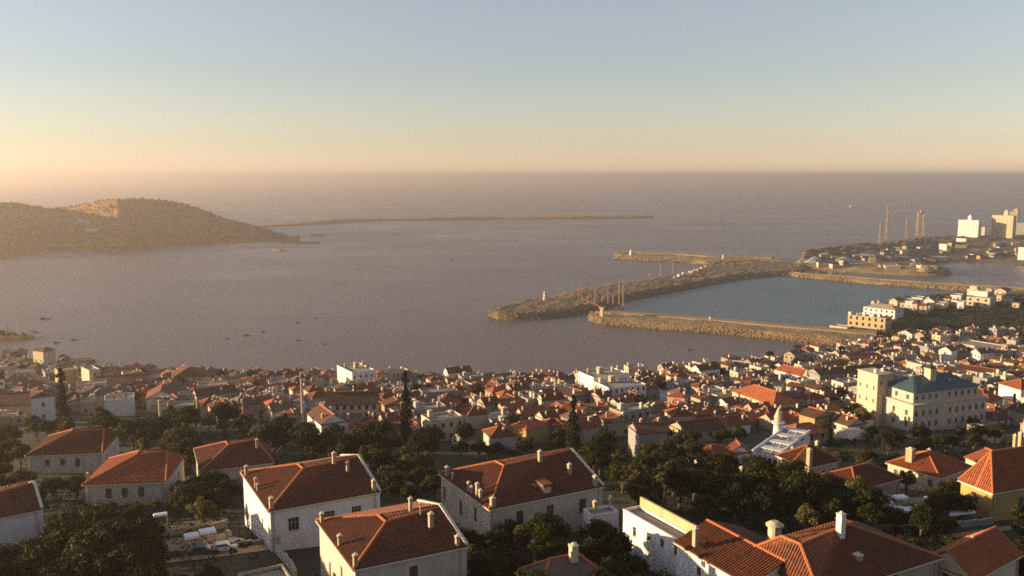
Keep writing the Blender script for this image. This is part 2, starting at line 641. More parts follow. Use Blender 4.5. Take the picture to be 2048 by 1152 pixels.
# far spit and low rocks
loft('far_spit', A_([(530, 455), (560, 453), (640, 449), (700, 445), (760, 442), (850, 441), (950, 440), (1150, 438), (1306, 436)]),
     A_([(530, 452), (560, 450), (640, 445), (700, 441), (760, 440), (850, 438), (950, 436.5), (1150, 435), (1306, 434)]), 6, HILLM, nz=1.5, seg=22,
     kind='structure', crest=lambda e, t: (.4 + .9 * math.exp(-((e - .22) / .1) ** 2) + .7 * math.exp(-((e - .5) / .13) ** 2) + .5 * smooth(.6, .8, e)))
for pts in ([(555, 486), (600, 487), (648, 486.5)], [(618, 471.5), (640, 471.8), (653, 471)], [(542, 501.8), (560, 502.6), (575, 501.5)]):
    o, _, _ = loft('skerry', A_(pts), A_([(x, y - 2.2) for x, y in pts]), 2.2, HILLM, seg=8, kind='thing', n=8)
    tag(o, {555: 'long low dark skerry off the island point, just right of its tip', 618: 'short low skerry lying farther out beyond the island point',
            542: 'faint small skerry in front of the island point'}[pts[0][0]], 'rock islet', kind='thing')

# the big island: ridge heights follow its skyline
def island():
    sky_ = [(-700, 520), (-620, 480), (-480, 432), (-260, 404), (-150, 398), (0, 404), (30, 404), (60, 409), (118, 426), (150, 416), (200, 401), (235, 394), (290, 398), (330, 402), (365, 403), (400, 413), (430, 431), (470, 447), (510, 457), (540, 466), (565, 470), (590, 473), (600, 477)]
    base_ = [(-700, 525), (-260, 517), (-60, 520), (0, 521), (18, 518), (38, 510), (120, 503), (200, 504), (240, 505), (290, 499), (330, 493), (450, 488.5), (560, 484), (585, 483), (600, 480)]
    def lerp_(L, x):
        for (a, b), (c, d) in zip(L, L[1:]):
            if a <= x <= c:
                return b + (d - b) * (x - a) / (c - a)
        return L[-1][1]
    N, Mx = 330, 40
    HS = []
    for i in range(N):
        px = -700 + 1300 * i / (N - 1)
        p0 = at(px, lerp_(base_, px))
        d = Vector((p0.x, p0.y, 0)).normalized()
        pr = p0 + d * (330 * smooth(0, 120, 602 - px) * smooth(-60, 160, px + 700) + 25)
        dd = ray(px, lerp_(sky_, px))
        HS.append(max(1.5, CAM_Z + dd.z * math.hypot(pr.x, pr.y) / math.hypot(dd.x, dd.y)))
    for _ in range(6):
        HS = [sum(HS[max(0, i - 6):i + 7]) / len(HS[max(0, i - 6):i + 7]) for i in range(N)]
    v, f = [], []
    for i in range(N):
        px = -700 + 1300 * i / (N - 1)
        p0 = at(px, lerp_(base_, px))
        d = Vector((p0.x, p0.y, 0)).normalized()
        depth = 330 * smooth(0, 120, 602 - px) * smooth(-60, 160, px + 700) + 25
        pr = p0 + d * depth
        dd = ray(px, lerp_(sky_, px))
        tt = math.hypot(pr.x, pr.y) / math.hypot(dd.x, dd.y)
        H_ = HS[i]
        for j in range(Mx):
            t = j / (Mx - 1) * 2
            if t <= 1:
                k = (t ** .75) * (.35 + .65 * t)
                k = .18 * smooth(0, .12, t) + .82 * smooth(.05, 1.05, t) / smooth(.05, 1.05, 1)
            else:
                k = max(0, 1 - (t - 1) ** 1.3)
            q = p0 + d * depth * t
            nz_ = noise.noise(Vector((q.x * .008, q.y * .008, 1))) * .22 + noise.noise(Vector((q.x * .03, q.y * .03, 2))) * .07
            z = H_ * k * (1 + nz_ * (1 - abs(1 - t)) * (1 if t < .85 or t > 1.15 else .15))
            z += abs(noise.noise(Vector((q.x * .1, q.y * .1, 7)))) * 3.2 * min(1, k * 3)
            if j == 0:
                z = -2
            v.append((q.x, q.y, z - (.0 if j else 0)))
    for i in range(N - 1):
        for j in range(Mx - 1):
            a = i * Mx + j
            f.append((a, a + Mx, a + Mx + 1, a + 1))
    me = bpy.data.meshes.new('island_hill')
    me.from_pydata(v, [], f)
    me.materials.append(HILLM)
    me.update()
    me.flip_normals() if me.polygons[500].normal.z < 0 else None
    o = bpy.data.objects.new('island_hill', me)
    col.objects.link(o)
    smooth_shade(o)
    tag(o, kind='structure')
    rng = random.Random(4)
    cl = []
    for _ in range(3600):
        a, j = rng.randrange(20, N - 8), rng.randrange(1, 22)
        q = Vector(v[a * Mx + j]).lerp(Vector(v[(a + 1) * Mx + j]), rng.random())
        if q.z > 2:
            cl.append((q, rng.uniform(1.5, 4)))
    sv, sf = [], []
    for c, r in cl:
        for _ in range(7):
            d = Vector((rng.gauss(0, 1), rng.gauss(0, 1), rng.gauss(0, .8))).normalized()
            p = c + d * r
            a_ = d.cross(Vector((rng.gauss(0, 1), rng.gauss(0, 1), rng.gauss(0, 1)))).normalized()
            b_ = d.cross(a_)
            i0 = len(sv)
            sv += [tuple(p + a_ * r * .6), tuple(p + b_ * r * .4), tuple(p - a_ * r * .6), tuple(p - b_ * r * .4)]
            sf.append((i0, i0 + 1, i0 + 2, i0 + 3))
    me = bpy.data.meshes.new('island_scrub')
    me.from_pydata(sv, [], sf)
    me.materials.append(SCRUB)
    o = bpy.data.objects.new('island_scrub', me)
    col.objects.link(o)
    tag(o, kind='stuff')
SCRUB = plain('haze_tinted_scrub', (.24, .145, .045), .9, var=.4, scale=.1)  # carries the same painted haze glow as the hill beneath it
island()

# ------------------------------------------------------------------ haze
mb = MB()
e = BIG + 800
mb.box(-e, -e, -4.5, e, e, 150)
hz = mb.build('haze', [])
hm = bpy.data.materials.new('sea_haze')
hm.use_nodes = True
for nd in list(hm.node_tree.nodes):
    if nd.type != 'OUTPUT_MATERIAL':
        hm.node_tree.nodes.remove(nd)
pv = hm.node_tree.nodes.new('ShaderNodeVolumePrincipled')
pv.inputs['Color'].default_value = (*HAZE_COL, 1)
pv.inputs['Density'].default_value = HAZE_DENSITY
pv.inputs['Anisotropy'].default_value = HAZE_ANISO
hm.node_tree.links.new(pv.outputs[0], hm.node_tree.nodes['Material Output'].inputs['Volume'])
hz.data.materials.append(hm)
tag(hz, kind='stuff')

# ------------------------------------------------------------------ houses
SIDES = {'f': lambda L, D: ((-L / 2, -D / 2), (1, 0), (0, -1), L), 'r': lambda L, D: ((L / 2, -D / 2), (0, 1), (1, 0), D),
         'b': lambda L, D: ((L / 2, D / 2), (-1, 0), (0, 1), L), 'l': lambda L, D: ((-L / 2, D / 2), (0, -1), (-1, 0), D)}

def wall_mesh(mb, L, D, H, wins, z0=-3.0, arch=False):
    """four walls with real openings and reveals; wins: {side: [(u, z, w, h)]} u from the left seen from outside"""
    for s, fn in SIDES.items():
        (ox, oy), (ux, uy), (nx, ny), Ln = fn(L, D)
        holes = [w for w in wins.get(s, []) if w[0] - w[2] / 2 > .15 and w[0] + w[2] / 2 < Ln - .15]
        us = sorted({0, Ln} | {round(w[0] - w[2] / 2, 4) for w in holes} | {round(w[0] + w[2] / 2, 4) for w in holes})
        zs = sorted({z0, H} | {round(w[1], 4) for w in holes} | {round(w[1] + w[3], 4) for w in holes})
        def P(u, z, d=0.0):
            return (ox + ux * u - nx * d, oy + uy * u - ny * d, z)
        for a, b in zip(us, us[1:]):
            for c, d in zip(zs, zs[1:]):
                mu, mz = (a + b) / 2, (c + d) / 2
                if any(abs(mu - w[0]) < w[2] / 2 and w[1] < mz < w[1] + w[3] for w in holes):
                    continue
                mb.face([P(a, c), P(b, c), P(b, d), P(a, d)])
        for w in holes:
            a, b, c, d = w[0] - w[2] / 2, w[0] + w[2] / 2, w[1], w[1] + w[3]
            r = .24
            mb.face([P(a, c), P(a, c, r), P(b, c, r), P(b, c)][::-1])
            mb.face([P(a, d), P(b, d), P(b, d, r), P(a, d, r)][::-1])
            mb.face([P(a, c), P(a, d), P(a, d, r), P(a, c, r)][::-1])
            mb.face([P(b, c), P(b, c, r), P(b, d, r), P(b, d)][::-1])

def side_matrix(s, L, D):
    (ox, oy), (ux, uy), (nx, ny), Ln = SIDES[s](L, D)
    # local x along wall, y outwards, z up
    return Matrix(((ux, nx, 0, ox), (uy, ny, 0, oy), (0, 0, 1, 0), (0, 0, 0, 1)))

def add_windows(root, L, D, wins, style='full', frame=FRM, shut=SHU, rng=R):
    for s, ws in wins.items():
        M = side_matrix(s, L, D)
        Ln = SIDES[s](L, D)[3]
        for w in ws:
            u, z, ww, h = w[:4]
            if not (u - ww / 2 > .15 and u + ww / 2 < Ln - .15):
                continue
            opts = w[4] if len(w) > 4 else ''
            a, b = u - ww / 2, u + ww / 2
            if style == 'far':
                mb = MB()
                mb.box(a, -.2, z, b, -.14, z + h, M=M)
                mb.box(a - .12, -.05, z - .12, b + .12, .09, z, 1, M=M)
                mb.build('window', [GLS, frame], root)
                continue
            fr = MB()
            t = .07
            fr.box(a, -.2, z, a + t, -.1, z + h, M=M); fr.box(b - t, -.2, z, b, -.1, z + h, M=M)
            fr.box(a + t, -.2, z, b - t, -.1, z + t, M=M); fr.box(a + t, -.2, z + h - t, b - t, -.1, z + h, M=M)
            nm = max(1, int(round(ww / .62)))
            for k in range(1, nm):
                x = a + ww * k / nm
                fr.box(x - t / 2, -.2, z + t, x + t / 2, -.1, z + h - t, M=M)
            fr.box(a + t, -.19, z + h * .62, b - t, -.12, z + h * .62 + .05, M=M)
            f = fr.build('window', frame, root)
            sl = MB()
            sl.box(a - .14, -.16, z - .1, b + .14, .12, z, M=M)
            sl.build('sill', COP, f)
            for k in range(nm):
                pn = MB()
                pn.box(a + ww * k / nm + .04, -.175, z + .05, a + ww * (k + 1) / nm - .04, -.16, z + h - .05, M=M)
                pn.build('pane', GLS, f)
            if 's' in opts:           # open louvred shutters
                for sx in (-1, 1):
                    sb = MB()
                    sw = ww / 2
                    x0 = a - sw - .03 if sx < 0 else b + .03
                    sb.box(x0, .03, z, x0 + sw, .08, z + h, M=M)
                    for q in range(int(h / .16)):
                        sb.box(x0 + .06, .07, z + .05 + q * .16, x0 + sw - .06, .10, z + .13 + q * .16, M=M)
                    sb.build('shutter', shut, f)
            if 'c' in opts:           # closed shutters in the opening
                for k in range(2):
                    sb = MB()
                    x0 = a + ww / 2 * k
                    sb.box(x0 + .01, -.09, z + .02, x0 + ww / 2 - .01, -.05, z + h - .02, M=M)
                    for q in range(int(h / .16)):
                        sb.box(x0 + .06, -.06, z + .05 + q * .16, x0 + ww / 2 - .06, -.03, z + .13 + q * .16, M=M)
                    sb.build('shutter', shut, f)

def clip_v(poly, u):
    vs_ = []
    for (a, b), (c, d) in zip(poly, poly[1:] + poly[:1]):
        if (a - u) * (c - u) < 0:
            vs_.append(b + (d - b) * (u - a) / (c - a))
    return (min(vs_), max(vs_)) if len(vs_) >= 2 else None

def slope_frame(pts):
    p0, p1 = Vector(pts[0]), Vector(pts[1])
    u = (p1 - p0).normalized()
    n = None
    for q in pts[2:]:
        n = u.cross(Vector(q) - p0)
        if n.length > .5:
            break
    n.normalize()
    if n.z < 0:
        n = -n
    v = n.cross(u)
    return p0, u, v, n

def barrels(mb, pts, step=.42, r=.13, course=1.1, rng=R):
    """rows of half-round tiles laid down the slope, course over course"""
    p0, u, v, n = slope_frame(pts)
    poly = [((Vector(q) - p0).dot(u), (Vector(q) - p0).dot(v)) for q in pts]
    u0, u1 = min(p[0] for p in poly), max(p[0] for p in poly)
    k = int((u1 - u0) / step)
    for i in range(k):
        uu = u0 + (i + .5) * (u1 - u0) / k
        c = clip_v(poly, uu)
        if not c or c[1] - c[0] < .25:
            continue
        v0, v1 = c
        nc = max(1, int(round((v1 - v0) / course)))
        for j in range(nc):
            a, b = v0 + (v1 - v0) * j / nc, v0 + (v1 - v0) * (j + 1) / nc + (.05 if j < nc - 1 else 0)
            ju = rng.uniform(-.02, .02)
            la, lb = .05 + rng.uniform(0, .02), rng.uniform(0, .012)
            ring = []
            for (vv, lift) in ((a, la), (b, lb)):
                row = []
                for (du, dn) in ((-r, 0), (-r * .6, r * .75), (r * .6, r * .75), (r, 0)):
                    row.append(p0 + u * (uu + ju + du) + v * vv + n * (dn + lift))
                ring.append(row)
            for q in range(3):
                mb.face([ring[0][q], ring[0][q + 1], ring[1][q + 1], ring[1][q]],
                        uv=[(uu + .17 * q, a), (uu + .17 * q, a), (uu + .17 * q, b), (uu + .17 * q, b)])
            mb.face([ring[0][0], ring[0][1], ring[0][2], ring[0][3]][::-1], uv=[(uu, a)] * 4)

def roof_slab(mb, pts, th=.12):
    p0, u, v, n = slope_frame(pts)
    P = [Vector(q) for q in pts]
    uv = [((q - p0).dot(u), (q - p0).dot(v)) for q in P]
    # orient upwards
    nn = (P[1] - P[0]).cross(P[2] - P[0])
    order = list(range(len(P)))
    if nn.z < 0:
        order = order[::-1]
    mb.face([P[k] for k in order], uv=[uv[k] for k in order])

def roof_polys(kind, L, D, H, rise, ov, apex=None):
    """slopes as polygons whose first edge is the eave; also ridges, hips"""
    x0, x1, y0, y1 = -L / 2 - ov, L / 2 + ov, -D / 2 - ov, D / 2 + ov
    z = H
    if kind == 'gable':
        a, b = (x0, 0, z + rise), (x1, 0, z + rise)
        return [[(x0, y0, z), (x1, y0, z), b, a], [(x1, y1, z), (x0, y1, z), a, b]], [(a, b)]
    if kind == 'gabley':
        a, b = (0, y0, z + rise), (0, y1, z + rise)
        return [[(x0, y1, z), (x0, y0, z), a, b], [(x1, y0, z), (x1, y1, z), b, a]], [(a, b)]
    if kind == 'hip':
        if L >= D:
            h = min(L / 2, D / 2) * .98
            a, b = (x0 + h, 0, z + rise), (x1 - h, 0, z + rise)
            return [[(x0, y0, z), (x1, y0, z), b, a], [(x1, y1, z), (x0, y1, z), a, b], [(x0, y1, z), (x0, y0, z), a], [(x1, y0, z), (x1, y1, z), b]], \
                [(a, b), ((x0, y0, z), a), ((x0, y1, z), a), ((x1, y0, z), b), ((x1, y1, z), b)]
        h = L / 2 * .98
        a, b = (0, y0 + h, z + rise), (0, y1 - h, z + rise)
        return [[(x0, y0, z), (x1, y0, z), a], [(x1, y1, z), (x0, y1, z), b], [(x0, y1, z), (x0, y0, z), a, b], [(x1, y0, z), (x1, y1, z), b, a]], \
            [(a, b), ((x0, y0, z), a), ((x1, y0, z), a), ((x0, y1, z), b), ((x1, y1, z), b)]
    if kind == 'hip2':
        p1, p2, g = apex
        return [[(x0, y0, z), (x1, y0, z), g, p1], [(x1, y1, z), (x0, y1, z), p2, g], [(x0, y1, z), (x0, y0, z), p1, p2], [p1, g, p2], [(x1, y0, z), (x1, y1, z), g]], \
            [(p1, p2), (p1, g), ((x0, y0, z), p1), ((x0, y1, z), p2), ((x1, y0, z), g)]
    if kind == 'combo':      # hipped on the left, gable with parapet on the right
        p1, p2, g = apex
        return [[(x0, y0, z), (x1 - ov, y0, z), g, p1], [(x1 - ov, y1, z), (x0, y1, z), p2, g], [(x0, y1, z), (x0, y0, z), p1, p2], [p1, g, p2]], \
            [(p1, p2), (p1, g), ((x0, y0, z), p1), ((x0, y1, z), p2)]

def caps(mb, ridges, r=.15, step=.5):
    for a, b in ridges:
        a, b = Vector(a), Vector(b)
        d = (b - a)
        n = max(1, int(d.length / step))
        for i in range(n):
            p, q = a + d * (i / n), a + d * ((i + 1) / n)
            mb.bar(p + Vector((0, 0, .07)), q + Vector((0, 0, .04)), r * 2, r * 1.6, n=6)

def chimney(root, x, y, z0, h, w=.55, mat=None, cap=True, name='chimney', label=None, d=None):
    mb = MB()
    d = d or w
    mb.box(x - w / 2, y - d / 2, z0 - .6, x + w / 2, y + d / 2, z0 + h)
    mb.box(x - w / 2 - .07, y - d / 2 - .07, z0 + h * .86, x + w / 2 + .07, y + d / 2 + .07, z0 + h * .86 + .1)
    c = mb.build(name, mat or CHM, root)
    if label: c['label'] = label
    if cap:
        m2 = MB()
        m2.box(x - w / 2 - .06, y - d / 2 - .06, z0 + h, x + w / 2 + .06, y + d / 2 + .06, z0 + h + .08)
        m2.lathe([(w * .28, z0 + h + .08), (w * .2, z0 + h + .34)], x, y, 8)
        m2.build('cap', COP if mat is not MET else MET, c)
    return c

HEROES = []          # (x, y, radius) footprints to keep clear
LAND = []            # (phrase, location) landmarks used in the labels of smaller houses

def footprint(root, L, D, extra=2.0):
    HEROES.append((root.location.x, root.location.y, L / 2 + extra, D / 2 + extra, root.rotation_euler.z))

def make_house(name, label, cat, loc, rz, L, D, H, roof='hip', rise=None, wall=W, rm=RT, wins=None, detail=2, ov=.35, apex=None, group=None,
               chim=(), style=None, z0=-4.0, landmark=None, tilemat=RTG, parapet=False):
    """loc: centre of the building at ground level. detail 2: barrel tiles and full windows"""
    root = empty(name, loc, rz)
    tag(root, label, cat, group)
    wins = wins or {}
    mb = MB()
    wall_mesh(mb, L, D, H, wins, z0)
    rise = rise if rise is not None else min(L, D) / 2 * .42
    if roof == 'gable':
        for sx in (-1, 1):
            p = [(sx * L / 2, -D / 2, H), (sx * L / 2, D / 2, H), (sx * L / 2, 0, H + rise)]
            mb.face(p if sx > 0 else p[::-1])
    if roof == 'gabley':
        for sy in (-1, 1):
            p = [(-L / 2, sy * D / 2, H), (L / 2, sy * D / 2, H), (0, sy * D / 2, H + rise)]
            mb.face(p if sy < 0 else p[::-1])
    if roof == 'combo':
        g = apex[2]
        mb.face([(L / 2, -D / 2, H), (L / 2, D / 2, H), (L / 2, g[1], g[2])])
    mb.build('wall', wall, root)
    if roof == 'flat':
        fl = MB()
        fl.box(-L / 2 + .2, -D / 2 + .2, H - .7, L / 2 - .2, D / 2 - .2, H - .45)
        fl.build('roof', FLAT, root)
        pp = MB()
        t = .22
        for a, b, c, d in ((-L / 2, -D / 2, L / 2, -D / 2 + t), (-L / 2, D / 2 - t, L / 2, D / 2), (-L / 2, -D / 2 + t, -L / 2 + t, D / 2 - t), (L / 2 - t, -D / 2 + t, L / 2, D / 2 - t)):
            pp.box(a - .04 * (a < 0), b - .04, H - .3, c + .04, d + .04, H + .08)
        pp.build('parapet', wall, root)
    else:
        polys, ridges = roof_polys(roof, L, D, H + .12, rise, ov, apex)
        rb = MB()
        for p in polys:
            roof_slab(rb, p)
        x0, x1, y0, y1 = -L / 2 - ov, L / 2 + ov, -D / 2 - ov, D / 2 + ov
        if roof == 'combo':
            x1 -= ov
        rb.box(x0 + .01, y0 + .01, H - .06, x1 - .01, y1 - .01, H + .115)
        r = rb.build('roof', rm, root)
        if detail >= 2:
            tb = MB()
            for p in polys:
                barrels(tb, p)
            t = tb.build('roof_tiles', RTGO if rm is RTO else tilemat, r)
            tag(t, kind='stuff')
        if detail >= 1:
            cb = MB()
            caps(cb, ridges, .15 if detail >= 2 else .16, .5 if detail >= 2 else 3)
            cb.build('ridge_cap', CAPM, r)
        if detail >= 2:
            gb = MB()
            gb.box(x0 - .1, y0 - .1, H - .12, x1 + .1, y0 - .005, H + .02)
            gb.box(x0 - .1, y0, H - .12, x0 - .005, y1 + .1, H + .02)
            gb.build('gutter', COP, root)
            for xx in (x0 + ov + .5, x1 - ov - .5):
                dp = MB()
                dp.bar((xx, y0 + ov - .1, -2), (xx, y0 + ov - .1, H - .1), .12, n=6)
                dp.build('downpipe', FRM, root)
            bd = MB()
            bd.box(-L / 2 - .04, -D / 2 - .04, H - .42, L / 2 + .04, -D / 2 - .003, H - .2)
            bd.box(-L / 2 - .04, -D / 2 - .002, H - .42, -L / 2 - .003, D / 2, H - .2)
            bd.build('cornice_band', COP, root)
        if roof == 'combo' or parapet:
            g = apex[2] if apex else (L / 2, 0, H + rise)
            gx = L / 2
            cp = MB()
            for yy in (-D / 2 - ov, D / 2 + ov):
                cp.bar((gx - .1, yy, H + .32), (gx - .1, g[1], g[2] + .22), .42, .34)
            cp.build('gable_coping', COP, root)
    for c in chim:
        chimney(root, *c)
    if style is None:
        style = 'full' if detail >= 2 else 'far'
    add_windows(root, L, D, wins, style)
    footprint(root, L, D)
    if landmark:
        LAND.append((landmark, Vector(loc) + Vector((0, 0, H))))
    return root

def fit(c, a, b, wh, blend=.35):
    """centre, rotation, length and depth of a rectangular building from its front-left, front-right and back-left eave corners"""
    C = on_ground(c[0], c[1], wh)
    A, B = at(a[0], a[1], C.z), at(b[0], b[1], C.z)
    ra = math.atan2(A.y - C.y, A.x - C.x)
    rb = math.atan2(B.y - C.y, B.x - C.x) - math.pi / 2
    rz = ra + (rb - ra) * blend
    u, v = Vector((math.cos(rz), math.sin(rz), 0)), Vector((-math.sin(rz), math.cos(rz), 0))
    L, D = (A - C).dot(u), (B - C).dot(v)
    ctr = C + u * L / 2 + v * D / 2
    ctr.z = C.z - wh
    return ctr, rz, L, D, C

def local_of(root, p):
    M = Matrix.Translation(root.location) @ Matrix.Rotation(root.rotation_euler.z, 4, 'Z')
    return M.inverted() @ Vector(p)

def px_local(ctr, rz, px, py, z):
    """where the sight line to a photo point meets height z, in the building's own axes"""
    p = at(px, py, z)
    M = Matrix.Translation(ctr) @ Matrix.Rotation(rz, 4, 'Z')
    return M.inverted() @ p

def win_px(ctr, rz, L, D, H, s, pts):
    """window openings on one side from photo points (centre x, top y, bottom y, width m)"""
    out = []
    M = (Matrix.Translation(ctr) @ Matrix.Rotation(rz, 4, 'Z')) @ side_matrix(s, L, D)
    Mi = M.inverted()
    o = Mi @ Vector((0, 0, CAM_Z))
    for q in pts:
        px, t, b, w = q[:4]
        r = []
        for py in (t, b):
            d = (Mi.to_3x3() @ ray(px, py))
            k = -o.y / d.y
            r.append(o + d * k)
        z1, z0 = r[0].z, r[1].z
        z1 = min(z1, H - .25)
        out.append((r[0].x, max(z0, -2.5), w, z1 - max(z0, -2.5)) + tuple(q[4:]))
    return out

def auto_wins(L, D, H, sides='flr', sp=2.9, w=.95, h=1.35, z0=1.0, rows=None, opt='', rng=R, skip=.12):
    out = {}
    rows = rows or max(1, int((H - .6) / 2.9))
    for s in sides:
        Ln = L if s in 'fb' else D
        n = max(1, int((Ln - .8) / sp))
        l = []
        for r in range(rows):
            z = H - (rows - r) * (H - .3) / rows + z0 * .8 if rows > 1 else min(z0, H - h - .3)
            for k in range(n):
                if rng.random() < skip:
                    continue
                l.append((Ln * (k + .5) / n, max(.3, z), w, min(h, H - max(.3, z) - .25)) + ((opt,) if opt else ()))
        out[s] = l
    return out

def apex_px(ctr, rz, px, py, y):
    M = (Matrix.Translation(ctr) @ Matrix.Rotation(rz, 4, 'Z')).inverted()
    o, d = M @ Vector((0, 0, CAM_Z)), M.to_3x3() @ ray(px, py)
    k = (y - o.y) / d.y
    return o + d * k

def villa(label, c, a, b, wh, p1, g, wl, wf, chims, wall=W, fr=FRM, landmark=None, tilemat=RTG, rm=RT, kind='combo', blend=.35):
    ctr, rz, L, D, C = fit(c, a, b, wh, blend)
    P1 = apex_px(ctr, rz, p1[0], p1[1], -.8)
    G = apex_px(ctr, rz, g[0], g[1], 0)
    zr = min(P1.z, wh + min(L, D) * .30)
    zr = max(zr, wh + 1.6)
    x1 = max(-L / 2 + 2, min(P1.x, L / 2 - 3))
    apex = (Vector((x1, -1.2, zr)), Vector((x1 - .2, 1.6, zr)), Vector((L / 2, .2, zr + .15)))
    if kind == 'hip2':
        apex = (apex[0], apex[1], Vector((max(x1 + 1, min(G.x, L / 2 - 1.2)), .2, zr + .1)))
    wins = {'l': win_px(ctr, rz, L, D, wh, 'l', wl), 'f': win_px(ctr, rz, L, D, wh, 'f', wf)}
    wins['r'] = [(D * .3, 1.0, 1.0, 1.5), (D * .7, 1.0, 1.0, 1.5)]
    root = make_house('villa', label, 'house', ctr, rz, L, D, wh, kind, wall=wall, rm=rm, wins=wins, apex=apex, landmark=landmark, tilemat=tilemat)
    for q in chims:
        px, py, h, w = q[:4]
        dz = q[4] if len(q) > 4 else .3
        p = px_local(ctr, rz, px, py, C.z + dz)
        x = max(-L / 2 + .1, min(L / 2 - .1, p.x))
        y = max(-D / 2 + .1, min(D / 2 - .1, p.y))
        chimney(root, x, y, wh + dz, h, w, q[5] if len(q) > 5 else None)
    return root, ctr, rz, L, D, C

H1 = villa('big white villa with tiled hipped roof and triple window, left behind the nearest villa',
           (540, 1022), (765, 988), (455, 950), 6.6, (605, 936), (668, 916),
           [(467, 976, 999, .8, 'c'), (494, 1006, 1046, .9, 'c'), (525, 1036, 1057, .9), (467.5, 1018, 1031, .8), (525, 1075, 1094, .9)],
           [(587, 1035, 1061, 1.7, ''), (654, 1023, 1041, 2.5, ''), (713, 1012, 1027, 1.6, '')],
           [(459, 955, 1.5, .5), (487, 980, 1.6, .35), (494, 985, 1.1, .3), (545, 1020, 1.7, .6), (752, 985, 1.7, .6), (668, 920, 1.2, .55, 4.2), (695, 935, 1.0, .4, 3.0)],
           landmark='the big white villa')
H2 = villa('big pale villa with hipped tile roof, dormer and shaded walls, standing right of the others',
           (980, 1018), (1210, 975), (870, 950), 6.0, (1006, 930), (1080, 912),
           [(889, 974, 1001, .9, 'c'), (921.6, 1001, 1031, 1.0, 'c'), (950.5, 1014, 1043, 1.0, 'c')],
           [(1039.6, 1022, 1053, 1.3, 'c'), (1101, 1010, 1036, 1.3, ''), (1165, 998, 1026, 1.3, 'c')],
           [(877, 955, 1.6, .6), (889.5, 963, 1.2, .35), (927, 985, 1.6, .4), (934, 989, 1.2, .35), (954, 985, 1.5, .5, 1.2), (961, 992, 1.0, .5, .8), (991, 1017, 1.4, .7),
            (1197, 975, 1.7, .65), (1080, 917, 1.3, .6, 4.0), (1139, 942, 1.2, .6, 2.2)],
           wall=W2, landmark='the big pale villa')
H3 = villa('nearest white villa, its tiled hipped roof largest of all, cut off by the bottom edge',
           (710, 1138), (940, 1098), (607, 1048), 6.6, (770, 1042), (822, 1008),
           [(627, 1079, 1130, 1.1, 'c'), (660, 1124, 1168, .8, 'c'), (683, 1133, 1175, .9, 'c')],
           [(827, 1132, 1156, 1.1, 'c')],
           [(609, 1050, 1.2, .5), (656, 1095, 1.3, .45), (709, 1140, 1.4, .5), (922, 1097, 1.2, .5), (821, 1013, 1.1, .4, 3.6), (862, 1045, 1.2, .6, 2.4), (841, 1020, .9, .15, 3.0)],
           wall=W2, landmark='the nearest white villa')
L1 = villa('pale cottage with three windows in a row and a bright orange roof edge, far left',
           (169, 970), (329, 963), (223, 919), 4.2, (274, 909), (353, 909), [],
           [(217, 977, 997, 1.1, 'c'), (249, 976, 995, 1.1, 'c'), (282, 974, 994, 1.1, 'c')],
           [(176, 963, 1.6, .45)], wall=W2, rm=RTO, kind='hip2', landmark='the three-window cottage')
L2 = villa('pale tiled cottage half hidden by dark trees at the far left, behind the three-window one',
           (54, 912), (199, 908), (79, 875), 4.4, (142, 864), (223, 868), [],
           [(94, 919, 932, 1.0, 'c'), (124.5, 918, 931, 1.0, 'c'), (155, 917, 933, 1.0, 'c')], [], wall=W2, kind='hip2')
L3 = villa('tiled cottage just behind the big white villa, its left roof slope orange',
           (403, 943), (545, 926), (385, 900), 4.6, (456, 889), (512, 889), [],
           [(438, 947, 964, 1.1, 'c')], [(514, 890, 1.2, .5, 3)], wall=W2, kind='hip2')
L4 = villa('house with blank bluish white wall and dark roof, cut off by the left edge',
           (-60, 1047), (87, 1022), (-110, 1002), 5.5, (-10, 985), (55, 975), [], [], [], wall=W)
R3 = villa('wide terracotta roof at the bottom right carrying a very tall white chimney',
           (1640, 1190), (1862, 1110), (1500, 1105), 4.6, (1581, 1083), (1698, 1052), [],
           [(1790, 1145, 1160, .9, 'c')],
           [(1679, 1104, 5.0, .8, 1.2, W), (1715, 1128, 1.2, .85, .9, BE), (1582, 1118, 2.2, .7, .8, OC)], wall=BE, kind='hip2')

def house(label, c, a, b, wh, roof='hip', rise=None, wall=W, rm=RT, detail=1, sides='flr', rows=None, sp=2.9, w=.95, h=1.35, chim=(), landmark=None, blend=.35, name='house', cat='house', opt='', z0=1.0, wins=None, parapet=False, group=None, skip=.12, dep=None, style=None):
    ctr, rz, L, D, C = fit(c, a, b, wh, blend)
    if dep:
        v = Vector((-math.sin(rz), math.cos(rz), 0))
        ctr = ctr + v * (dep - D) / 2
        D = dep
    L, D = max(3, L), max(3, D)
    if wins is None:
        wins = auto_wins(L, D, wh, sides, sp, w, h, z0, rows, opt, skip=skip)
    else:
        wins = {s: win_px(ctr, rz, L, D, wh, s, p) for s, p in wins.items()}
    root = make_house(name, label, cat, ctr, rz, L, D, wh, roof, rise, wall, rm, wins, detail, landmark=landmark, parapet=parapet, group=group, style=style)
    for q in chim:
        px, py, hh, ww, dz = q[:5]
        p = px_local(ctr, rz, px, py, C.z + dz)
        x = max(-L / 2 + .1, min(L / 2 - .1, p.x)); y = max(-D / 2 + .1, min(D / 2 - .1, p.y))
        chimney(root, x, y, wh + dz, hh, ww, q[5] if len(q) > 5 else None)
    return root, ctr, rz, L, D, C

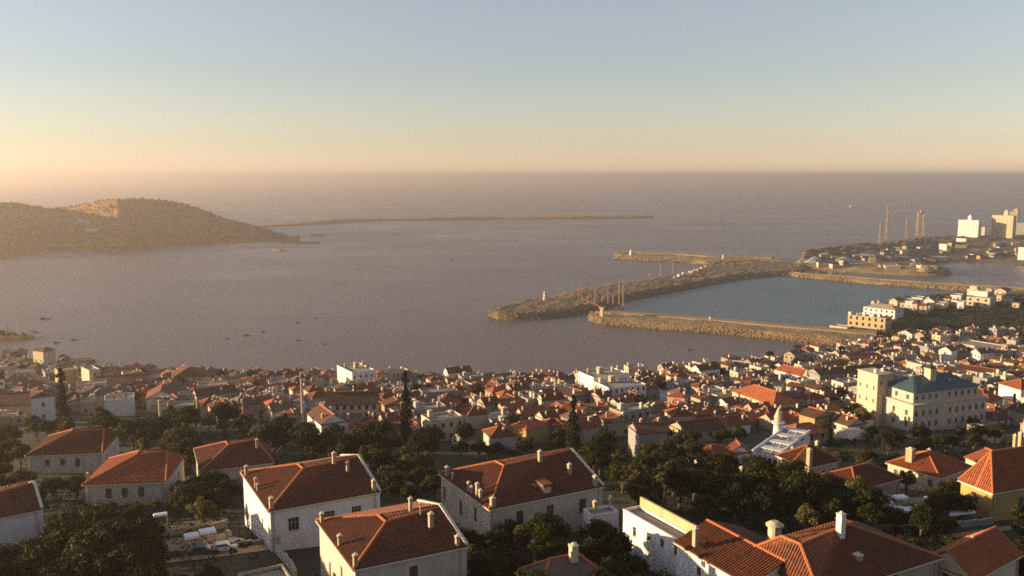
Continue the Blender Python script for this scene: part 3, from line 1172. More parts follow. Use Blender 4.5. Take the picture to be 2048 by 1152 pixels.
# right foreground
house('tiled wing with strongly ribbed orange-brown roof beside the long white walled building', (1500, 1171), (1640, 1140), (1330, 1091), 4.4, 'gabley', 1.9, W, RT, 2, 'lf',
      wins={'l': [(1398, 1135, 1151, .8, 'c')]}, chim=[(1384, 1085, 1.8, .6, 1.5)])
lw = house('long white flat-roofed building with four small windows and tan parapets, right of the pale villa', (1381, 1088), (1400, 1084), (1236, 1021), 5.6, 'flat', wall=W, detail=2,
      wins={'l': [(1269, 1054, 1073, .8), (1297, 1066, 1083, .8), (1324, 1078, 1095, .8), (1352, 1092, 1111, .85)]}, dep=None, landmark='the long white building', style='full')
root_, c_, r_, L_, D_, C_ = lw
mb = MB(); mb.box(L_ / 2 + .05, -D_ / 2 + .25, 3, L_ / 2 + .4, D_ / 2, 7.0); mb.box(-L_ / 2 + .3, -D_ / 2 - .25, 5.0, L_ / 2 + .4, -D_ / 2 - .05, 6.4); mb.build('tall_parapet', GO, root_)
house('small white terrace block with curved-top wall and roof posts beside the pale villa', (1182, 1031), (1236, 1022), (1170, 1018), 4.5, 'flat', wall=W, detail=1, sides='', chim=[(1190, 1022, 1.6, .6, .1), (1219, 1008, 1.5, .4, .1)])
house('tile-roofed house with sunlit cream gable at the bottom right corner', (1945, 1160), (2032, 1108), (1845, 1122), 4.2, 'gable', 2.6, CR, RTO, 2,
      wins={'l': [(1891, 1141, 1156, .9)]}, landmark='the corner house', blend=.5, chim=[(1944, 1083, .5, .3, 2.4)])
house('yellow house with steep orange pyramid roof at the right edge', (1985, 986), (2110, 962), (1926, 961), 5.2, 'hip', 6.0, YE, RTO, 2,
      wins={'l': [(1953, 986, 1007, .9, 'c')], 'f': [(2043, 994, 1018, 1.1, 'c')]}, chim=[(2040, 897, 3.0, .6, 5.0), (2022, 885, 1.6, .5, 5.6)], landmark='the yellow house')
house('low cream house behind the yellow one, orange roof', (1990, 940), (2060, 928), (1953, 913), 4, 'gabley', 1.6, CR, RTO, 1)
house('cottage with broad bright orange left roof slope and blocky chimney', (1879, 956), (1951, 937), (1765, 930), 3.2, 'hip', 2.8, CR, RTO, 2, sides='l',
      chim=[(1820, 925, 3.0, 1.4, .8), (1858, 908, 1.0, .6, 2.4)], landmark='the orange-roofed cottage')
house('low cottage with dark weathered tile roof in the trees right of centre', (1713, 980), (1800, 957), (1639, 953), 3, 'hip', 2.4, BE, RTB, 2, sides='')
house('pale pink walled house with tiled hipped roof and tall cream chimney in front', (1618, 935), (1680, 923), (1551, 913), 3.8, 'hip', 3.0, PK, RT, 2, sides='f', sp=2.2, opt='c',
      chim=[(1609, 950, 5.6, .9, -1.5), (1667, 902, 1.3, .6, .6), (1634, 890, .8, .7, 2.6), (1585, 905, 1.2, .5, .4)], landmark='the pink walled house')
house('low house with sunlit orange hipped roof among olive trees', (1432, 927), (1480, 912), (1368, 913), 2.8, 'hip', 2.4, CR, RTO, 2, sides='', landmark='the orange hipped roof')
house('small white gabled cottage beside the glazed white hall', (1460, 905), (1500, 905), (1452, 893), 3, 'gabley', 1.8, W, RT, 1, sides='f', sp=5, w=.6, h=.9, z0=1.6)
house('low tiled house right behind the glazed white hall', (1590, 873), (1656, 864), (1556, 858), 2.6, 'hip', 2.0, BE, RTO, 1, sides='f')
house('long grey-walled house with white cornice under brown tiles, above the olive trees', (1278, 868), (1335, 864), (1258, 851), 7.0, 'gable', 1.6, GR, RTB, 1, sides='', chim=[(1282, 850, 1.6, .7, .4), (1317, 850, 1.8, .7, .8)])
house('long low roofed house right of the long grey-walled one', (1372, 866), (1450, 856), (1340, 850), 3, 'gable', 2.0, BE, RTB, 1)

# glazed hall with the slender white tower
ctr, rz, L, D, C = fit((1504, 905), (1551, 918), (1541, 859), 3.6, .5)
hall = make_house('glazed_hall', 'white hall with a sloping glazed roof in wide bays', 'hall', ctr, rz, L, D, 3.6, 'flat', wall=W, wins={'f': [(L * (k + .5) / 5, .6, L / 5 - .35, 2.4) for k in range(5)]}, detail=1, landmark='the glazed white hall')
nb_ = 4
for k in range(nb_):
    ya = -D / 2 + .4 + k * (D - .8) / nb_
    yb = ya + (D - .8) / nb_
    ym = ya + (yb - ya) * .5
    zt = 3.9 + .32 * k
    mb = MB(); mb.box(-L / 2 + .3, ym, 3.2, L / 2 - .3, yb - .02, zt + .5); mb.build('roof_step', W, hall)
    mb = MB()
    for j in range(4):
        x = -L / 2 + .5 + j * (L - 1) / 3
        mb.bar((x, ya, zt - .3), (x, ym - .02, zt + .35), .16)
    fr = mb.build('skylight', MET, hall)
    for j in range(3):
        xa, xb = -L / 2 + .62 + j * (L - 1) / 3, -L / 2 + .38 + (j + 1) * (L - 1) / 3
        g = MB()
        g.face([(xa, ya, zt - .32), (xb, ya, zt - .32), (xb, ym - .02, zt + .33), (xa, ym - .02, zt + .33)])
        g.face([(xa, ya, zt - .36), (xa, ym - .02, zt + .29), (xb, ym - .02, zt + .29), (xb, ya, zt - .36)])
        g.build('pane', GLZ, fr)
for sx in (-1, 1):
    mb = MB(); mb.bar((sx * (L / 2 - .1), -D / 2, 4.0), (sx * (L / 2 - .1), D / 2, 5.2), .4, .7); mb.build('roof_edge', W, hall)

def minaret(label, px, pbase, top_px, r, spire=.45, mat=W, up=0):
    p = on_ground(px, pbase, up)
    d = ray(px, top_px)
    t = math.hypot(p.x, p.y) / math.hypot(d.x, d.y)
    H = CAM_Z + d.z * t - p.z
    o = empty('slender_tower', (p.x, p.y, p.z))
    tag(o, label, 'tower')
    sh = H * (1 - spire)
    mb = MB(); mb.lathe([(r * 1.15, -2), (r * 1.1, sh * .1), (r * .9, sh * .8), (r * .9, sh * .84)], n=14); mb.build('shaft', mat, o)
    mb = MB(); mb.lathe([(r * 1.0, sh * .84), (r * 1.45, sh * .93), (r * 1.45, sh), (r * .85, sh + .05)], n=14); mb.build('gallery', mat, o)
    mb = MB(); mb.lathe([(r * .8, sh), (r * .8, sh + (H - sh) * .25), (r * .95, sh + (H - sh) * .28), (.05, H)], n=12); mb.build('spire', CR, o)
    HEROES.append((p.x, p.y, r + 1, r + 1, 0))
    LAND.append((label, Vector((p.x, p.y, p.z + H / 2))))
    return o
minaret('slender white tower with pointed cream spire on the glazed hall', 1555, 878, 814, 1.2, up=4.6)
LAND[-1] = ('the tower at the glazed hall', LAND[-1][1])
minaret('slender white tower with flared gallery and thin spire near the bright terraces', 1612, 782, 738, 1.6)
LAND[-1] = ('the flared white tower', LAND[-1][1])

# apartment blocks and long buildings of the lower town
house('white apartment block with flat cluttered roof standing alone at the shore', (704, 745), (748, 739), (679, 730), 8.5, 'flat', wall=W, sides='fr', sp=2.8, landmark='the lone white shore block', name='apartment_block', cat='building', chim=[(690, 733, 1.3, .8, 0), (712, 734, 2.4, 2.0, 0), (735, 734, 1.5, 1.0, 0), (725, 730, 1.7, .7, 0)])
house('taller of the two white arched-window blocks, the one behind', (1187, 755), (1256, 746), (1162, 742), 8.5, 'flat', wall=W, sides='f', sp=3.0, landmark='the tall white block', name='apartment_block', cat='building', chim=[(1200, 745, 2.4, 2.5, 0), (1225, 740, 1.5, 1.2, 0), (1240, 738, 1.6, .8, 0), (1176, 744, 1.4, .7, 0)])
house('lower of the two white blocks, two rows of arched windows, standing in front', (1217, 776), (1291, 768), (1197, 765), 6.6, 'flat', wall=W, sides='fl', sp=2.3, w=1.0, h=1.5, rows=2, skip=0, landmark='the arched-window block', name='apartment_block', cat='building', chim=[(1222, 762, 2.2, 2.2, 0), (1243, 762, 1.5, .8, 0), (1262, 762, 1.8, .7, 0), (1272, 760, 1.5, .9, 0)])
ar = house('long pale building with two rows of arches under one wide brown roof', (652, 811), (755, 810), (648, 797), 5.4, 'gable', 3.2, W2, RTB, 1, 'f', rows=2, sp=2.15, w=1.15, h=1.5, skip=0, landmark='the arcaded building', name='arcaded_building', cat='building', dep=10)
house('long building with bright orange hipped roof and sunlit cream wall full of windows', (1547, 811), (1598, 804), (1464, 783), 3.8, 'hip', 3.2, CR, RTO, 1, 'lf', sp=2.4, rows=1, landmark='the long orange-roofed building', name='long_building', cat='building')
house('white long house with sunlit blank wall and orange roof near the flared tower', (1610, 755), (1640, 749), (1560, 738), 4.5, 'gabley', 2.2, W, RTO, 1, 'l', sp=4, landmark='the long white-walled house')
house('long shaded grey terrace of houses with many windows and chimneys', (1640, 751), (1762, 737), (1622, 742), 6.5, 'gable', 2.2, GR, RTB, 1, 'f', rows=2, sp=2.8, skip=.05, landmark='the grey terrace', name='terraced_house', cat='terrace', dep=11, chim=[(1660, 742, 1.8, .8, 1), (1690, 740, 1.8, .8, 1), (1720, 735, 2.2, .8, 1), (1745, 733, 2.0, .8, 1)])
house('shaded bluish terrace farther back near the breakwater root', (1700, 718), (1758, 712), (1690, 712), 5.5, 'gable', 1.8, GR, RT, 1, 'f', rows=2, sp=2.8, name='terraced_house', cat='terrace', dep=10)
house('small cream block with two rows of openings at the waterfront left of the orange roofs', (1350, 758), (1392, 754), (1338, 749), 5.6, 'hip', 1.2, CR, RT, 1, 'f', rows=2, sp=2.0, w=1.1, h=1.5, skip=0)
house('white house with tall narrow window in sunlit wall at the right edge', (2042, 780), (2110, 770), (2014, 766), 8.5, 'hip', 2.5, W, RTO, 1, wins={'l': [(2030, 787, 817, 1.3)]}, landmark='the tall-windowed white house')
house('cream house with sunlit gable and long lit wing right of the blue-roofed hotel', (1981, 752), (2008, 743), (1913, 742), 4.2, 'gabley', 2.2, CR, RT, 1, 'l', sp=3.4, landmark='the cream gabled house')
house('tall narrow white gabled house with blank sunlit wall at upper right', (1903, 703), (1918, 699), (1876, 700), 7.5, 'gable', 2.4, W, RT, 1, '', landmark='the tall white gable')
house('long pale yellow flat row catching the sun below the dark headland', (1988, 698), (2012, 691), (1912, 683), 4, 'flat', wall=CR, sides='l', landmark='the pale yellow row')
house('white gabled house closest to the headland slope', (1824, 668), (1850, 664), (1790, 667), 4.5, 'gable', 2.0, W, RT, 1, 'l')
house('little white gabled cottage below the headland slope', (1848, 685), (1862, 682), (1828, 683), 3, 'gable', 1.6, W, RT, 1, '')
# left side
house('square cream tower house with little red hipped roof at the far left shore', (86, 704), (108, 699), (72, 700), 8.0, 'hip', 2.0, CR, RTB, 1, 'lf', sp=4, rows=2, landmark='the square tower house', name='tower_house', cat='tower')
house('tall block with strip of sunlit cream wall behind the left cypress', (178, 741), (200, 738), (159, 734), 11, 'flat', wall=CR, sides='f', sp=3.5, landmark='the sunlit-strip block', name='apartment_block', cat='building')
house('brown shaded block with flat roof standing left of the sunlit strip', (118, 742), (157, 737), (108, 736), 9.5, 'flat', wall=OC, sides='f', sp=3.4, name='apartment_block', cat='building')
house('tall bluish white house just left of the big cypress', (62, 796), (108, 792), (55, 786), 8.6, 'hip', .9, W, RTB, 1, 'f', sp=4.2, rows=2)
house('white house with crumbling busy roofline right of the big cypress', (208, 801), (268, 797), (200, 791), 6, 'flat', wall=W, sides='f', sp=3.8, rows=1, landmark='the busy-roofed white house', chim=[(218, 797, 1.5, .9, 0, CR), (228, 793, 1.2, .8, 0), (240, 793, 1.8, 1.4, 0, CR), (252, 792, 1.2, .8, 0)])
house('white house whose wide gable faces the viewer, right of the busy roofline house', (292, 798), (350, 795), (286, 784), 5, 'gabley', 2.8, W, RT, 1, 'f', sp=3.4, w=1.1, h=1.6, z0=1.6)
house('brown hip-roofed house rising above the left shoreline', (345, 757), (414, 752), (338, 744), 4.5, 'hip', 3.4, BE, RTB, 1, 'f', landmark='the hip-roofed shore house')
house('small house with wide bluish white gable under the dark trees', (457, 847), (516, 843), (452, 833), 2.4, 'gabley', 2.6, W, RT, 1, 'f', sp=3.4, w=.8, h=.9, landmark='the bluish white gable')
house('house with orange lit roof edge left of the thin white pole', (700, 870), (790, 872), (722, 850), 3, 'hip', 2.6, BE, RT, 1, 'f', sp=3.4)
house('house with long low brown roof at far left, in front of the tower house', (-20, 815), (58, 812), (-30, 790), 4.5, 'gable', 2.4, BE, RTB, 1, 'f', sp=4)
house('white gabled house in front of the square tower house', (8, 783), (55, 788), (0, 770), 4.4, 'gabley', 2.6, W, RT, 1, 'f', sp=3)
house('long brown-roofed house reaching right from the sunlit strip', (182, 775), (290, 772), (176, 757), 4, 'gable', 2.8, BE, RTB, 1, 'f', sp=4)

# hotel with the blue roof
Hl = 8.2
ctr, rz, L, D, C = fit((1827, 812), (1990, 799), (1788, 801), Hl, .6)
D = max(D, 16)
v = Vector((-math.sin(rz), math.cos(rz), 0)); u = Vector((math.cos(rz), math.sin(rz), 0))
p = C + u * L / 2 + v * D / 2
hot = empty('hotel', (p.x, p.y, C.z - Hl), rz)
tag(hot, 'large cream hotel with blue sheet roof, stepped storeys and a sunlit tower block', 'hotel')
def block(name_w, x0, y0, x1, y1, H, z0, wins, wall, root, style='far'):
    cx, cy, l, d = (x0 + x1) / 2, (y0 + y1) / 2, x1 - x0, y1 - y0
    mb = MB()
    wall_mesh(mb, l, d, H, wins, z0)
    mb.v = [(a + cx, b + cy, c) for a, b, c in mb.v]
    n0 = len(bpy.data.objects)
    mb.build(name_w, wall, root)
    for s, ws in wins.items():
        M = Matrix.Translation((cx, cy, 0)) @ side_matrix(s, l, d)
        for (uu, z, ww, h) in [w[:4] for w in ws]:
            b = MB()
            b.box(uu - ww / 2, -.22, z, uu + ww / 2, -.15, z + h, M=M)
            b.box(uu - ww / 2 - .12, -.04, z - .14, uu + ww / 2 + .12, .1, z - .002, 1, M=M)
            b.box(uu - .04, -.15, z, uu + .04, -.1, z + h, 1, M=M)
            b.build('window', [GLS, FRM], root)
def ww_(Ln, zs, n, w=1.1, h=1.7, jump=()):
    return [(Ln * (k + .5) / n, z, w, h) for z in zs for k in range(n) if k not in jump]
x0, x1, y0, y1 = -L / 2, L / 2, -D / 2, D / 2
block('lower_storeys', x0, y0, x1, y1, Hl, -5, {'f': ww_(L, (.9, 4.6), 11, jump=(4,)), 'l': ww_(D, (.9, 4.6), 3)}, W2, hot)
mb = MB(); mb.box(x0 - .35, y0 - .35, Hl + .003, x1 + .35, y1 + .35, Hl + .3); mb.build('cornice', CR, hot)
block('upper_storey', x0 + 1.4, y0 + 1.6, x1 - 2, y1 - .4, Hl + 3.6, Hl + .25, {'f': ww_(L - 3.4, (Hl + 1.2,), 10, h=1.5, jump=(4,)), 'l': ww_(D - 2, (Hl + 1.2,), 3, h=1.5)}, W2, hot)
rb = MB()
polys, ridges = roof_polys('hip', L - 3.4, D - 2, Hl + 3.72, 3.6, .5)
for q in polys:
    roof_slab(rb, [(a - .3, b + .6, c) for a, b, c in q])
rb.box(x0 + 1.0, y0 + 1.2, Hl + 3.62, x1 - 1.6, y1, Hl + 3.71)
rf = rb.build('blue_roof', BL, hot)
sb = MB()
for q in polys:                                      # standing seams
    q = [(a - .3, b + .6, c) for a, b, c in q]
    p0, uu, vv, nn = slope_frame(q)
    poly = [((Vector(k) - p0).dot(uu), (Vector(k) - p0).dot(vv)) for k in q]
    ua, ub = min(k[0] for k in poly), max(k[0] for k in poly)
    for i in range(int((ub - ua) / 1.1)):
        c_ = clip_v(poly, ua + .5 + i * 1.1)
        if c_:
            sb.bar(p0 + uu * (ua + .5 + i * 1.1) + vv * c_[0] + nn * .04, p0 + uu * (ua + .5 + i * 1.1) + vv * c_[1] + nn * .04, .1, .14)
tag(sb.build('standing_seams', BL, rf), kind='stuff')
q = px_local(Vector((p.x, p.y, C.z - Hl)), rz, 1763, 746, C.z - Hl + 15.5)
tx0, tx1 = x0 - 3.0, x0 + 3.6
block('tower_block', tx0, y1 - 3.5, tx1, y1 + 5.5, 15.6, -6, {'l': ww_(9, (2.4, 6.2, 10.4), 3, .7, 1.3), 'f': ww_(6.6, (12.4,), 2, .8, 1.2)}, CR, hot)
mb = MB(); mb.box(tx0 - .2, y1 - 3.7, 15.603, tx1 + .2, y1 + 5.7, 15.9); mb.build('cornice', CR, hot)
chimney(hot, tx0 + 1.5, y1 - 1, 15.9, 1.1, .9, W); chimney(hot, tx1 - 1.2, y1, 15.9, .9, .8, W)
mb = MB(); mb.box(-L * .12, y0 + 5.2, Hl + 4, -L * .12 + 2.6, y0 + 7.8, Hl + 9.6); mb.box(-L * .12 - .2, y0 + 5.0, Hl + 9.603, -L * .12 + 2.8, y0 + 8.0, Hl + 9.9); mb.build('roof_turret', CR, hot)
mb = MB(); mb.lathe([(1.7, Hl + 9.9), (1.2, Hl + 10.6), (.1, Hl + 11.2)], -L * .12 + 1.3, y0 + 6.5, 8); mb.build('turret_cap', RTB, hot)
for k in (.12, .3, .42):
    chimney(hot, L * k, y0 + 4 + 3 * k, Hl + 4.6, 1.4, .6, BE)
footprint(hot, L, D, 3)
LAND.append(('the blue-roofed hotel', Vector((p.x, p.y, C.z))))

# headland palaces
house('long ochre palace with two rows of arcades and white roof clutter at the breakwater root', (1771, 637), (1786, 633), (1693, 630), 9.5, 'flat', wall=GO, sides='lf', rows=2, sp=4.2, w=1.8, h=2.6, skip=0, landmark='the ochre palace', name='palace', cat='palace', z0=1.6,
      chim=[(1700, 629, 2.2, 2.2, 0, W), (1712, 629, 1.6, 3.0, 0, W), (1728, 630, 2.4, 2.0, 0, W), (1744, 632, 1.5, 3.2, 0, W), (1758, 633, 2.2, 1.8, 0, W)])
house('white palace with pale roof terraces standing behind the ochre palace', (1790, 621), (1803, 617), (1735, 612), 7.5, 'hip', 3, W, FLAT, 1, 'lf', rows=2, sp=4.5, w=1.5, h=2, skip=0, landmark='the white palace', name='palace', cat='palace', chim=[(1752, 607, 2.5, 2.4, 1, CR), (1776, 608, 4.5, 1.6, 0)])
house('low cream wing at the very root of the breakwater', (1694, 655), (1702, 652), (1662, 650), 3.5, 'flat', wall=CR, sides='l', sp=5)
house('stepped cream hotel with terraces on the far end of the headland', (1980, 597), (2000, 593), (1930, 594), 8, 'flat', wall=CR, sides='lf', rows=2, sp=5, w=2, h=2, skip=0, landmark='the stepped cream hotel', name='palace', cat='palace', chim=[(1940, 588, 5, 9, 0, CR), (1962, 590, 4, 14, 0, W), (1950, 583, 7.5, 6, 0, CR), (1988, 588, 6, 5, 0, BE)])
hl = [((1822, 595), (1845, 596), 'white house with dark roof line left of the headland houses', W), ((1848, 600), (1868, 602), 'bright white house in the middle of the headland row', W), ((1868, 606), (1888, 608), 'cream house right of the bright white headland one', CR),
      ((1800, 598), (1815, 600), 'small house with red roof left on the headland ridge', PK), ((1900, 590), (1922, 591), 'small pale house just left of the stepped hotel', W), ((1835, 610), (1862, 612), 'long low cream wall house in front of the headland row', CR), ((1990, 580), (2012, 582), 'pale house behind the stepped cream hotel', CR),
      ((1780, 600), (1795, 602), 'pale square house behind the white palace', CR)]
for b, c, lab, w_ in hl:
    house(lab, c, (c[0] + 9, c[1] - 3), b, 4.5, R.choice(['flat', 'gable', 'flat']), 2, w_, RTB, 1, 'l', sp=4, w=1.4, h=1.6)

hw = random.Random(17)
row = sorted([(1806, 606), (1818, 602), (1829, 607), (1846, 612), (1856, 596), (1874, 598), (1884, 603), (1893, 597), (1908, 600), (1921, 603), (1948, 579), (1968, 578), (1998, 590), (2016, 596), (2030, 606)])
for i, (px, py) in enumerate(row):
    w = hw.uniform(9, 17)
    k = hw.choice(['flat', 'gable', 'flat', 'hip'])
    wl_ = hw.choice([W, CR, W2, GO])
    nm = {'white_plaster': 'white', 'cream_plaster': 'cream', 'aged_white_plaster': 'off-white', 'golden_plaster': 'golden'}[wl_.name]
    o_ = ['first', 'second', 'third', 'fourth', 'fifth', 'sixth', 'seventh', 'eighth', 'ninth', 'tenth', 'eleventh', 'twelfth', 'thirteenth', 'fourteenth', 'last'][i]
    house('small %s %s house on the headland ridge, %s from its left end' % (nm, {'flat': 'flat-roofed', 'gable': 'gabled', 'hip': 'hipped'}[k], o_), (px + w / 2, py + .8), (px + w / 2 + 6, py - 1.5), (px - w / 2, py), hw.uniform(3, 6.5), k, 1.8, wl_, RTB if k != 'flat' else FLAT, 1, 'l', sp=4, w=1.3, h=1.5, group='small houses of the headland ridge')

# ------------------------------------------------------------------ the lower town: prototypes, then individual copies
hr = random.Random(21)
def in_poly(x, y, P):
    c = False
    j = len(P) - 1
    for i in range(len(P)):
        if (P[i][1] > y) != (P[j][1] > y) and x < (P[j][0] - P[i][0]) * (y - P[i][1]) / (P[j][1] - P[i][1]) + P[i][0]:
            c = not c
        j = i
    return c

def clear_of(x, y, r, extra=0.0):
    for hx, hy, a, b, rz in HEROES:
        dx, dy = x - hx, y - hy
        if dx * dx + dy * dy > (a + b + r) ** 2 * 1.1:
            continue
        u = dx * math.cos(rz) + dy * math.sin(rz)
        v = -dx * math.sin(rz) + dy * math.cos(rz)
        if abs(u) < a + r + extra and abs(v) < b + r + extra:
            return False
    return True

WALLN = {'white_plaster': 'white', 'aged_white_plaster': 'off-white', 'cream_plaster': 'cream', 'beige_plaster': 'beige', 'grey_plaster': 'grey', 'pale_pink_plaster': 'pale pink', 'ochre_plaster': 'ochre'}
protos = []
specs = []
kinds = ['gable', 'gabley', 'hip', 'block', 'gabley', 'flat', 'hip', 'gable', 'flat', 'shed', 'block', 'hip', 'flat', 'gabley', 'shed', 'gable']
walls_ = [W, CR, BE, W2, GR, BE, BE, OC, PK, W2, BE, W2, CR, W, BE, GR]
roofs_ = [RT, RTB, RT, RTO, RTB, FLAT, RTB, RT, FLAT, FLAT, RTB, RTO, FLAT, RTB, FLAT, RGY]
for i in range(48):
    k = kinds[i % 16]
    wl = walls_[(i * 5 + i // 16) % 16]
    rm_ = roofs_[i % 16] if k not in ('flat', 'shed') else FLAT
    if k not in ('flat', 'shed') and i >= 16:
        rm_ = hr.choice([RT, RTB, RTO, RGY, RTB, RGY])
    if k == 'shed':
        L, D, H = hr.uniform(2.6, 4.5), hr.uniform(2.6, 4), hr.uniform(2.2, 2.8)
    else:
        L, D, H = hr.uniform(6.5, 10.5), hr.uniform(5.4, 7.6), hr.choice([2.6, 2.8, 3.2, 5.0, 5.2])
    blk = k == 'block'
    if blk:
        L, D, H = hr.uniform(10, 15), hr.uniform(6.5, 8.5), hr.choice([5.2, 5.6, 7.2])
        k = hr.choice(['hip', 'gable', 'flat', 'flat'])
        if k == 'flat': rm_ = FLAT
    flat = k in ('flat', 'shed')
    wins = auto_wins(L, D, H, 'flr' if k != 'shed' else 'f', 2.7 if not blk else 2.3, .95, 1.4, rng=hr, skip=.25 if not blk else .06)
    ch = []
    if not flat:
        for _ in range(hr.choice([1, 1, 2, 2, 3])):
            ch.append((hr.uniform(-L * .42, L * .42), hr.uniform(-D * .3, D * .3), H + .6, hr.uniform(1.0, 2.0), hr.uniform(.4, .75), hr.choice([CHM, W2, BE, W])))
    elif k == 'flat':
        for _ in range(hr.choice([1, 2, 3])):
            ch.append((hr.uniform(-L * .35, L * .35), hr.uniform(-D * .3, D * .3), H - .3, hr.uniform(1.0, 2.4), hr.uniform(.6, 2.0), hr.choice([CR, W2, BE])))
    r = make_house('house' if k != 'shed' else 'outbuilding', 'x', 'house' if k != 'shed' else 'outbuilding', (0, 0, 0), 0, L, D, H, 'flat' if flat else k, min(L, D) * .5 * hr.uniform(.45, .62), wl, rm_, wins, 1 if not flat else 0, .3, chim=ch, style='far', z0=-2.5)
    HEROES.pop()
    size = 'big long' if blk else 'two-storey' if H > 5 else ('long low' if L > 9 else ('small' if L < 7.6 else 'low'))
    rw = {'gable': 'gabled', 'gabley': 'gable-fronted', 'hip': 'hip-roofed', 'flat': 'flat-roofed', 'shed': 'flat-roofed'}[k]
    rc = {'terracotta_tiles': 'red', 'weathered_terracotta_tiles': 'brown', 'orange_terracotta_tiles': 'orange', 'brown_grey_tiles': 'grey'}.get(rm_.name, '')
    protos.append((r, max(L, D), '%s %s %s' % (size if k != 'shed' else 'tiny', WALLN[wl.name], rw), rc, k))

TOWN = [(-80, 860), (60, 850), (110, 850), (200, 822), (300, 812), (330, 835), (440, 840), (480, 868), (600, 862), (660, 885), (760, 880), (900, 878), (960, 915), (1100, 888), (1200, 884), (1330, 862),
        (1450, 870), (1500, 855), (1680, 872), (1760, 850), (1990, 870), (2120, 880), (2200, 668), (1850, 664), (1700, 690), (1500, 710), (1000, 760), (400, 735), (-80, 700)]
spots = []
cells = {}
def too_close(x, y, r):
    cx, cy = int(x // 16), int(y // 16)
    for i in (-1, 0, 1):
        for j in (-1, 0, 1):
            for (a, b, q) in cells.get((cx + i, cy + j), ()):
                if (a - x) ** 2 + (b - y) ** 2 < ((q + r) * .5) ** 2:
                    return True
    return False
ang = rad(26)
for gy in range(-70, 130):
    for gx in range(-84, 108):
        gu, gv = gx * 9.4 + (3.5 if gy % 2 else 0), 230 + gy * 8.7
        x = gu * math.cos(ang) - (gv - 430) * math.sin(ang) + hr.uniform(-1.8, 1.8)
        y = 430 + gu * math.sin(ang) + (gv - 430) * math.cos(ang) + hr.uniform(-1.8, 1.8)
        pr, Lm, desc, rc, k = hr.choice(protos)
        if hr.random() < .16:
            continue
        if not (230 < y < 760) or y > shore_y(x) - 12:
            continue
        q = to_px((x, y, ground(x, y)))
        if not in_poly(q[0], q[1], TOWN):
            continue
        if not clear_of(x, y, Lm * .45):
            continue
        rr_ = Lm * .98 if k != 'shed' else 4.5
        if too_close(x, y, rr_):
            continue
        cells.setdefault((int(x // 16), int(y // 16)), []).append((x, y, rr_))
        spots.append((q[2] / max(6, Lm), x, y, (pr, Lm, desc, rc, k), q))
# sheds and little white volumes in the gaps
sheds = [p for p in protos if p[4] == 'shed']
for _ in range(900):
    x, y = hr.uniform(-330, 420), hr.uniform(250, 640)
    if y > shore_y(x) - 7:
        continue
    q = to_px((x, y, ground(x, y)))
    if not in_poly(q[0], q[1], TOWN) or not clear_of(x, y, 2) or too_close(x, y, 4.5):
        continue
    cells.setdefault((int(x // 16), int(y // 16)), []).append((x, y, 4.5))
    spots.append((q[2] / 3, x, y, hr.choice(sheds), q))
for q4 in ():
    pass
spots.sort(key=lambda s: s[0])
kids_index()
ORD = ['nearest', 'second', 'third', 'fourth', 'fifth', 'sixth', 'seventh', 'eighth', 'ninth', 'tenth', 'eleventh', 'twelfth', 'thirteenth', 'fourteenth', 'fifteenth', 'sixteenth', 'seventeenth', 'eighteenth', 'nineteenth', 'twentieth']
NI = 262
def lab16(t):
    while len(t.replace('-', ' ').split()) > 16 and ' the ' in t:
        t = t.replace(' the ', ' ', 1)
    w = t.split()
    return t if len(w) <= 16 else ' '.join(w[-16:])
LMP = [(n, to_px(p)) for n, p in LAND]
taken = {}
lab_rows = []
far_v, far_f, far_m = [], [], []
FMATS, fidx = [], {}
def rot_for():
    t = hr.random()
    return rad(26 + hr.uniform(-9, 9)) if t < .72 else (rad(26 + 90 + hr.uniform(-8, 8)) if t < .88 else rad(hr.uniform(-30, 60)))
for n, (s, x, y, (pr, Lm, desc, rc, k), q) in enumerate(spots):
    rz = rot_for()
    z = ground(x, y)
    if n < NI:
        c = copy_tree(pr)
        c.location = (x, y, z)
        c.rotation_euler = (0, 0, rz)
        c['group'] = 'small houses of the lower town' if k != 'shed' else 'outbuildings between the town houses'
        # nearest landmark as seen
        px, py = q[0], q[1]
        best = min(LMP, key=lambda l: (l[1][0] - px) ** 2 + ((l[1][1] - py) * 1.6) ** 2)
        dx, dy = px - best[1][0], (py - best[1][1]) * 1.6
        rel = ('right of' if dx > 0 else 'left of') if abs(dx) > abs(dy) else ('in front of' if dy > 0 else 'behind')
        base = desc.replace('tiny ', 'tiny ') + (' house' if k != 'shed' else ' outbuilding') + (' under %s tiles' % rc if rc else '')
        lab_rows.append((best[0], rel, base, dx * dx + dy * dy, c))
    else:
        M = Matrix.Translation((x, y, z)) @ Matrix.Rotation(rz, 4, 'Z')
        for ch in KIDS.get(pr.name, []):
            me = ch.data
            for m in me.materials:
                if m.name not in fidx:
                    fidx[m.name] = len(FMATS); FMATS.append(m)
            i0 = len(far_v)
            far_v += [tuple(M @ v.co) for v in me.vertices]
            for p in me.polygons:
                far_f.append(tuple(i0 + v for v in p.vertices))
                far_m.append(fidx[me.materials[p.material_index].name])
groups_ = {}
for r in lab_rows:
    groups_.setdefault(r[:3], []).append(r)
for key, rows in groups_.items():
    rows.sort(key=lambda r: r[3])
    for i, r in enumerate(rows):
        o_ = ORD[min(i, 19)] + ' ' if len(rows) > 1 else ''
        r[4]['label'] = lab16('%s, %s%s %s' % (r[2], o_, r[1], r[0]))
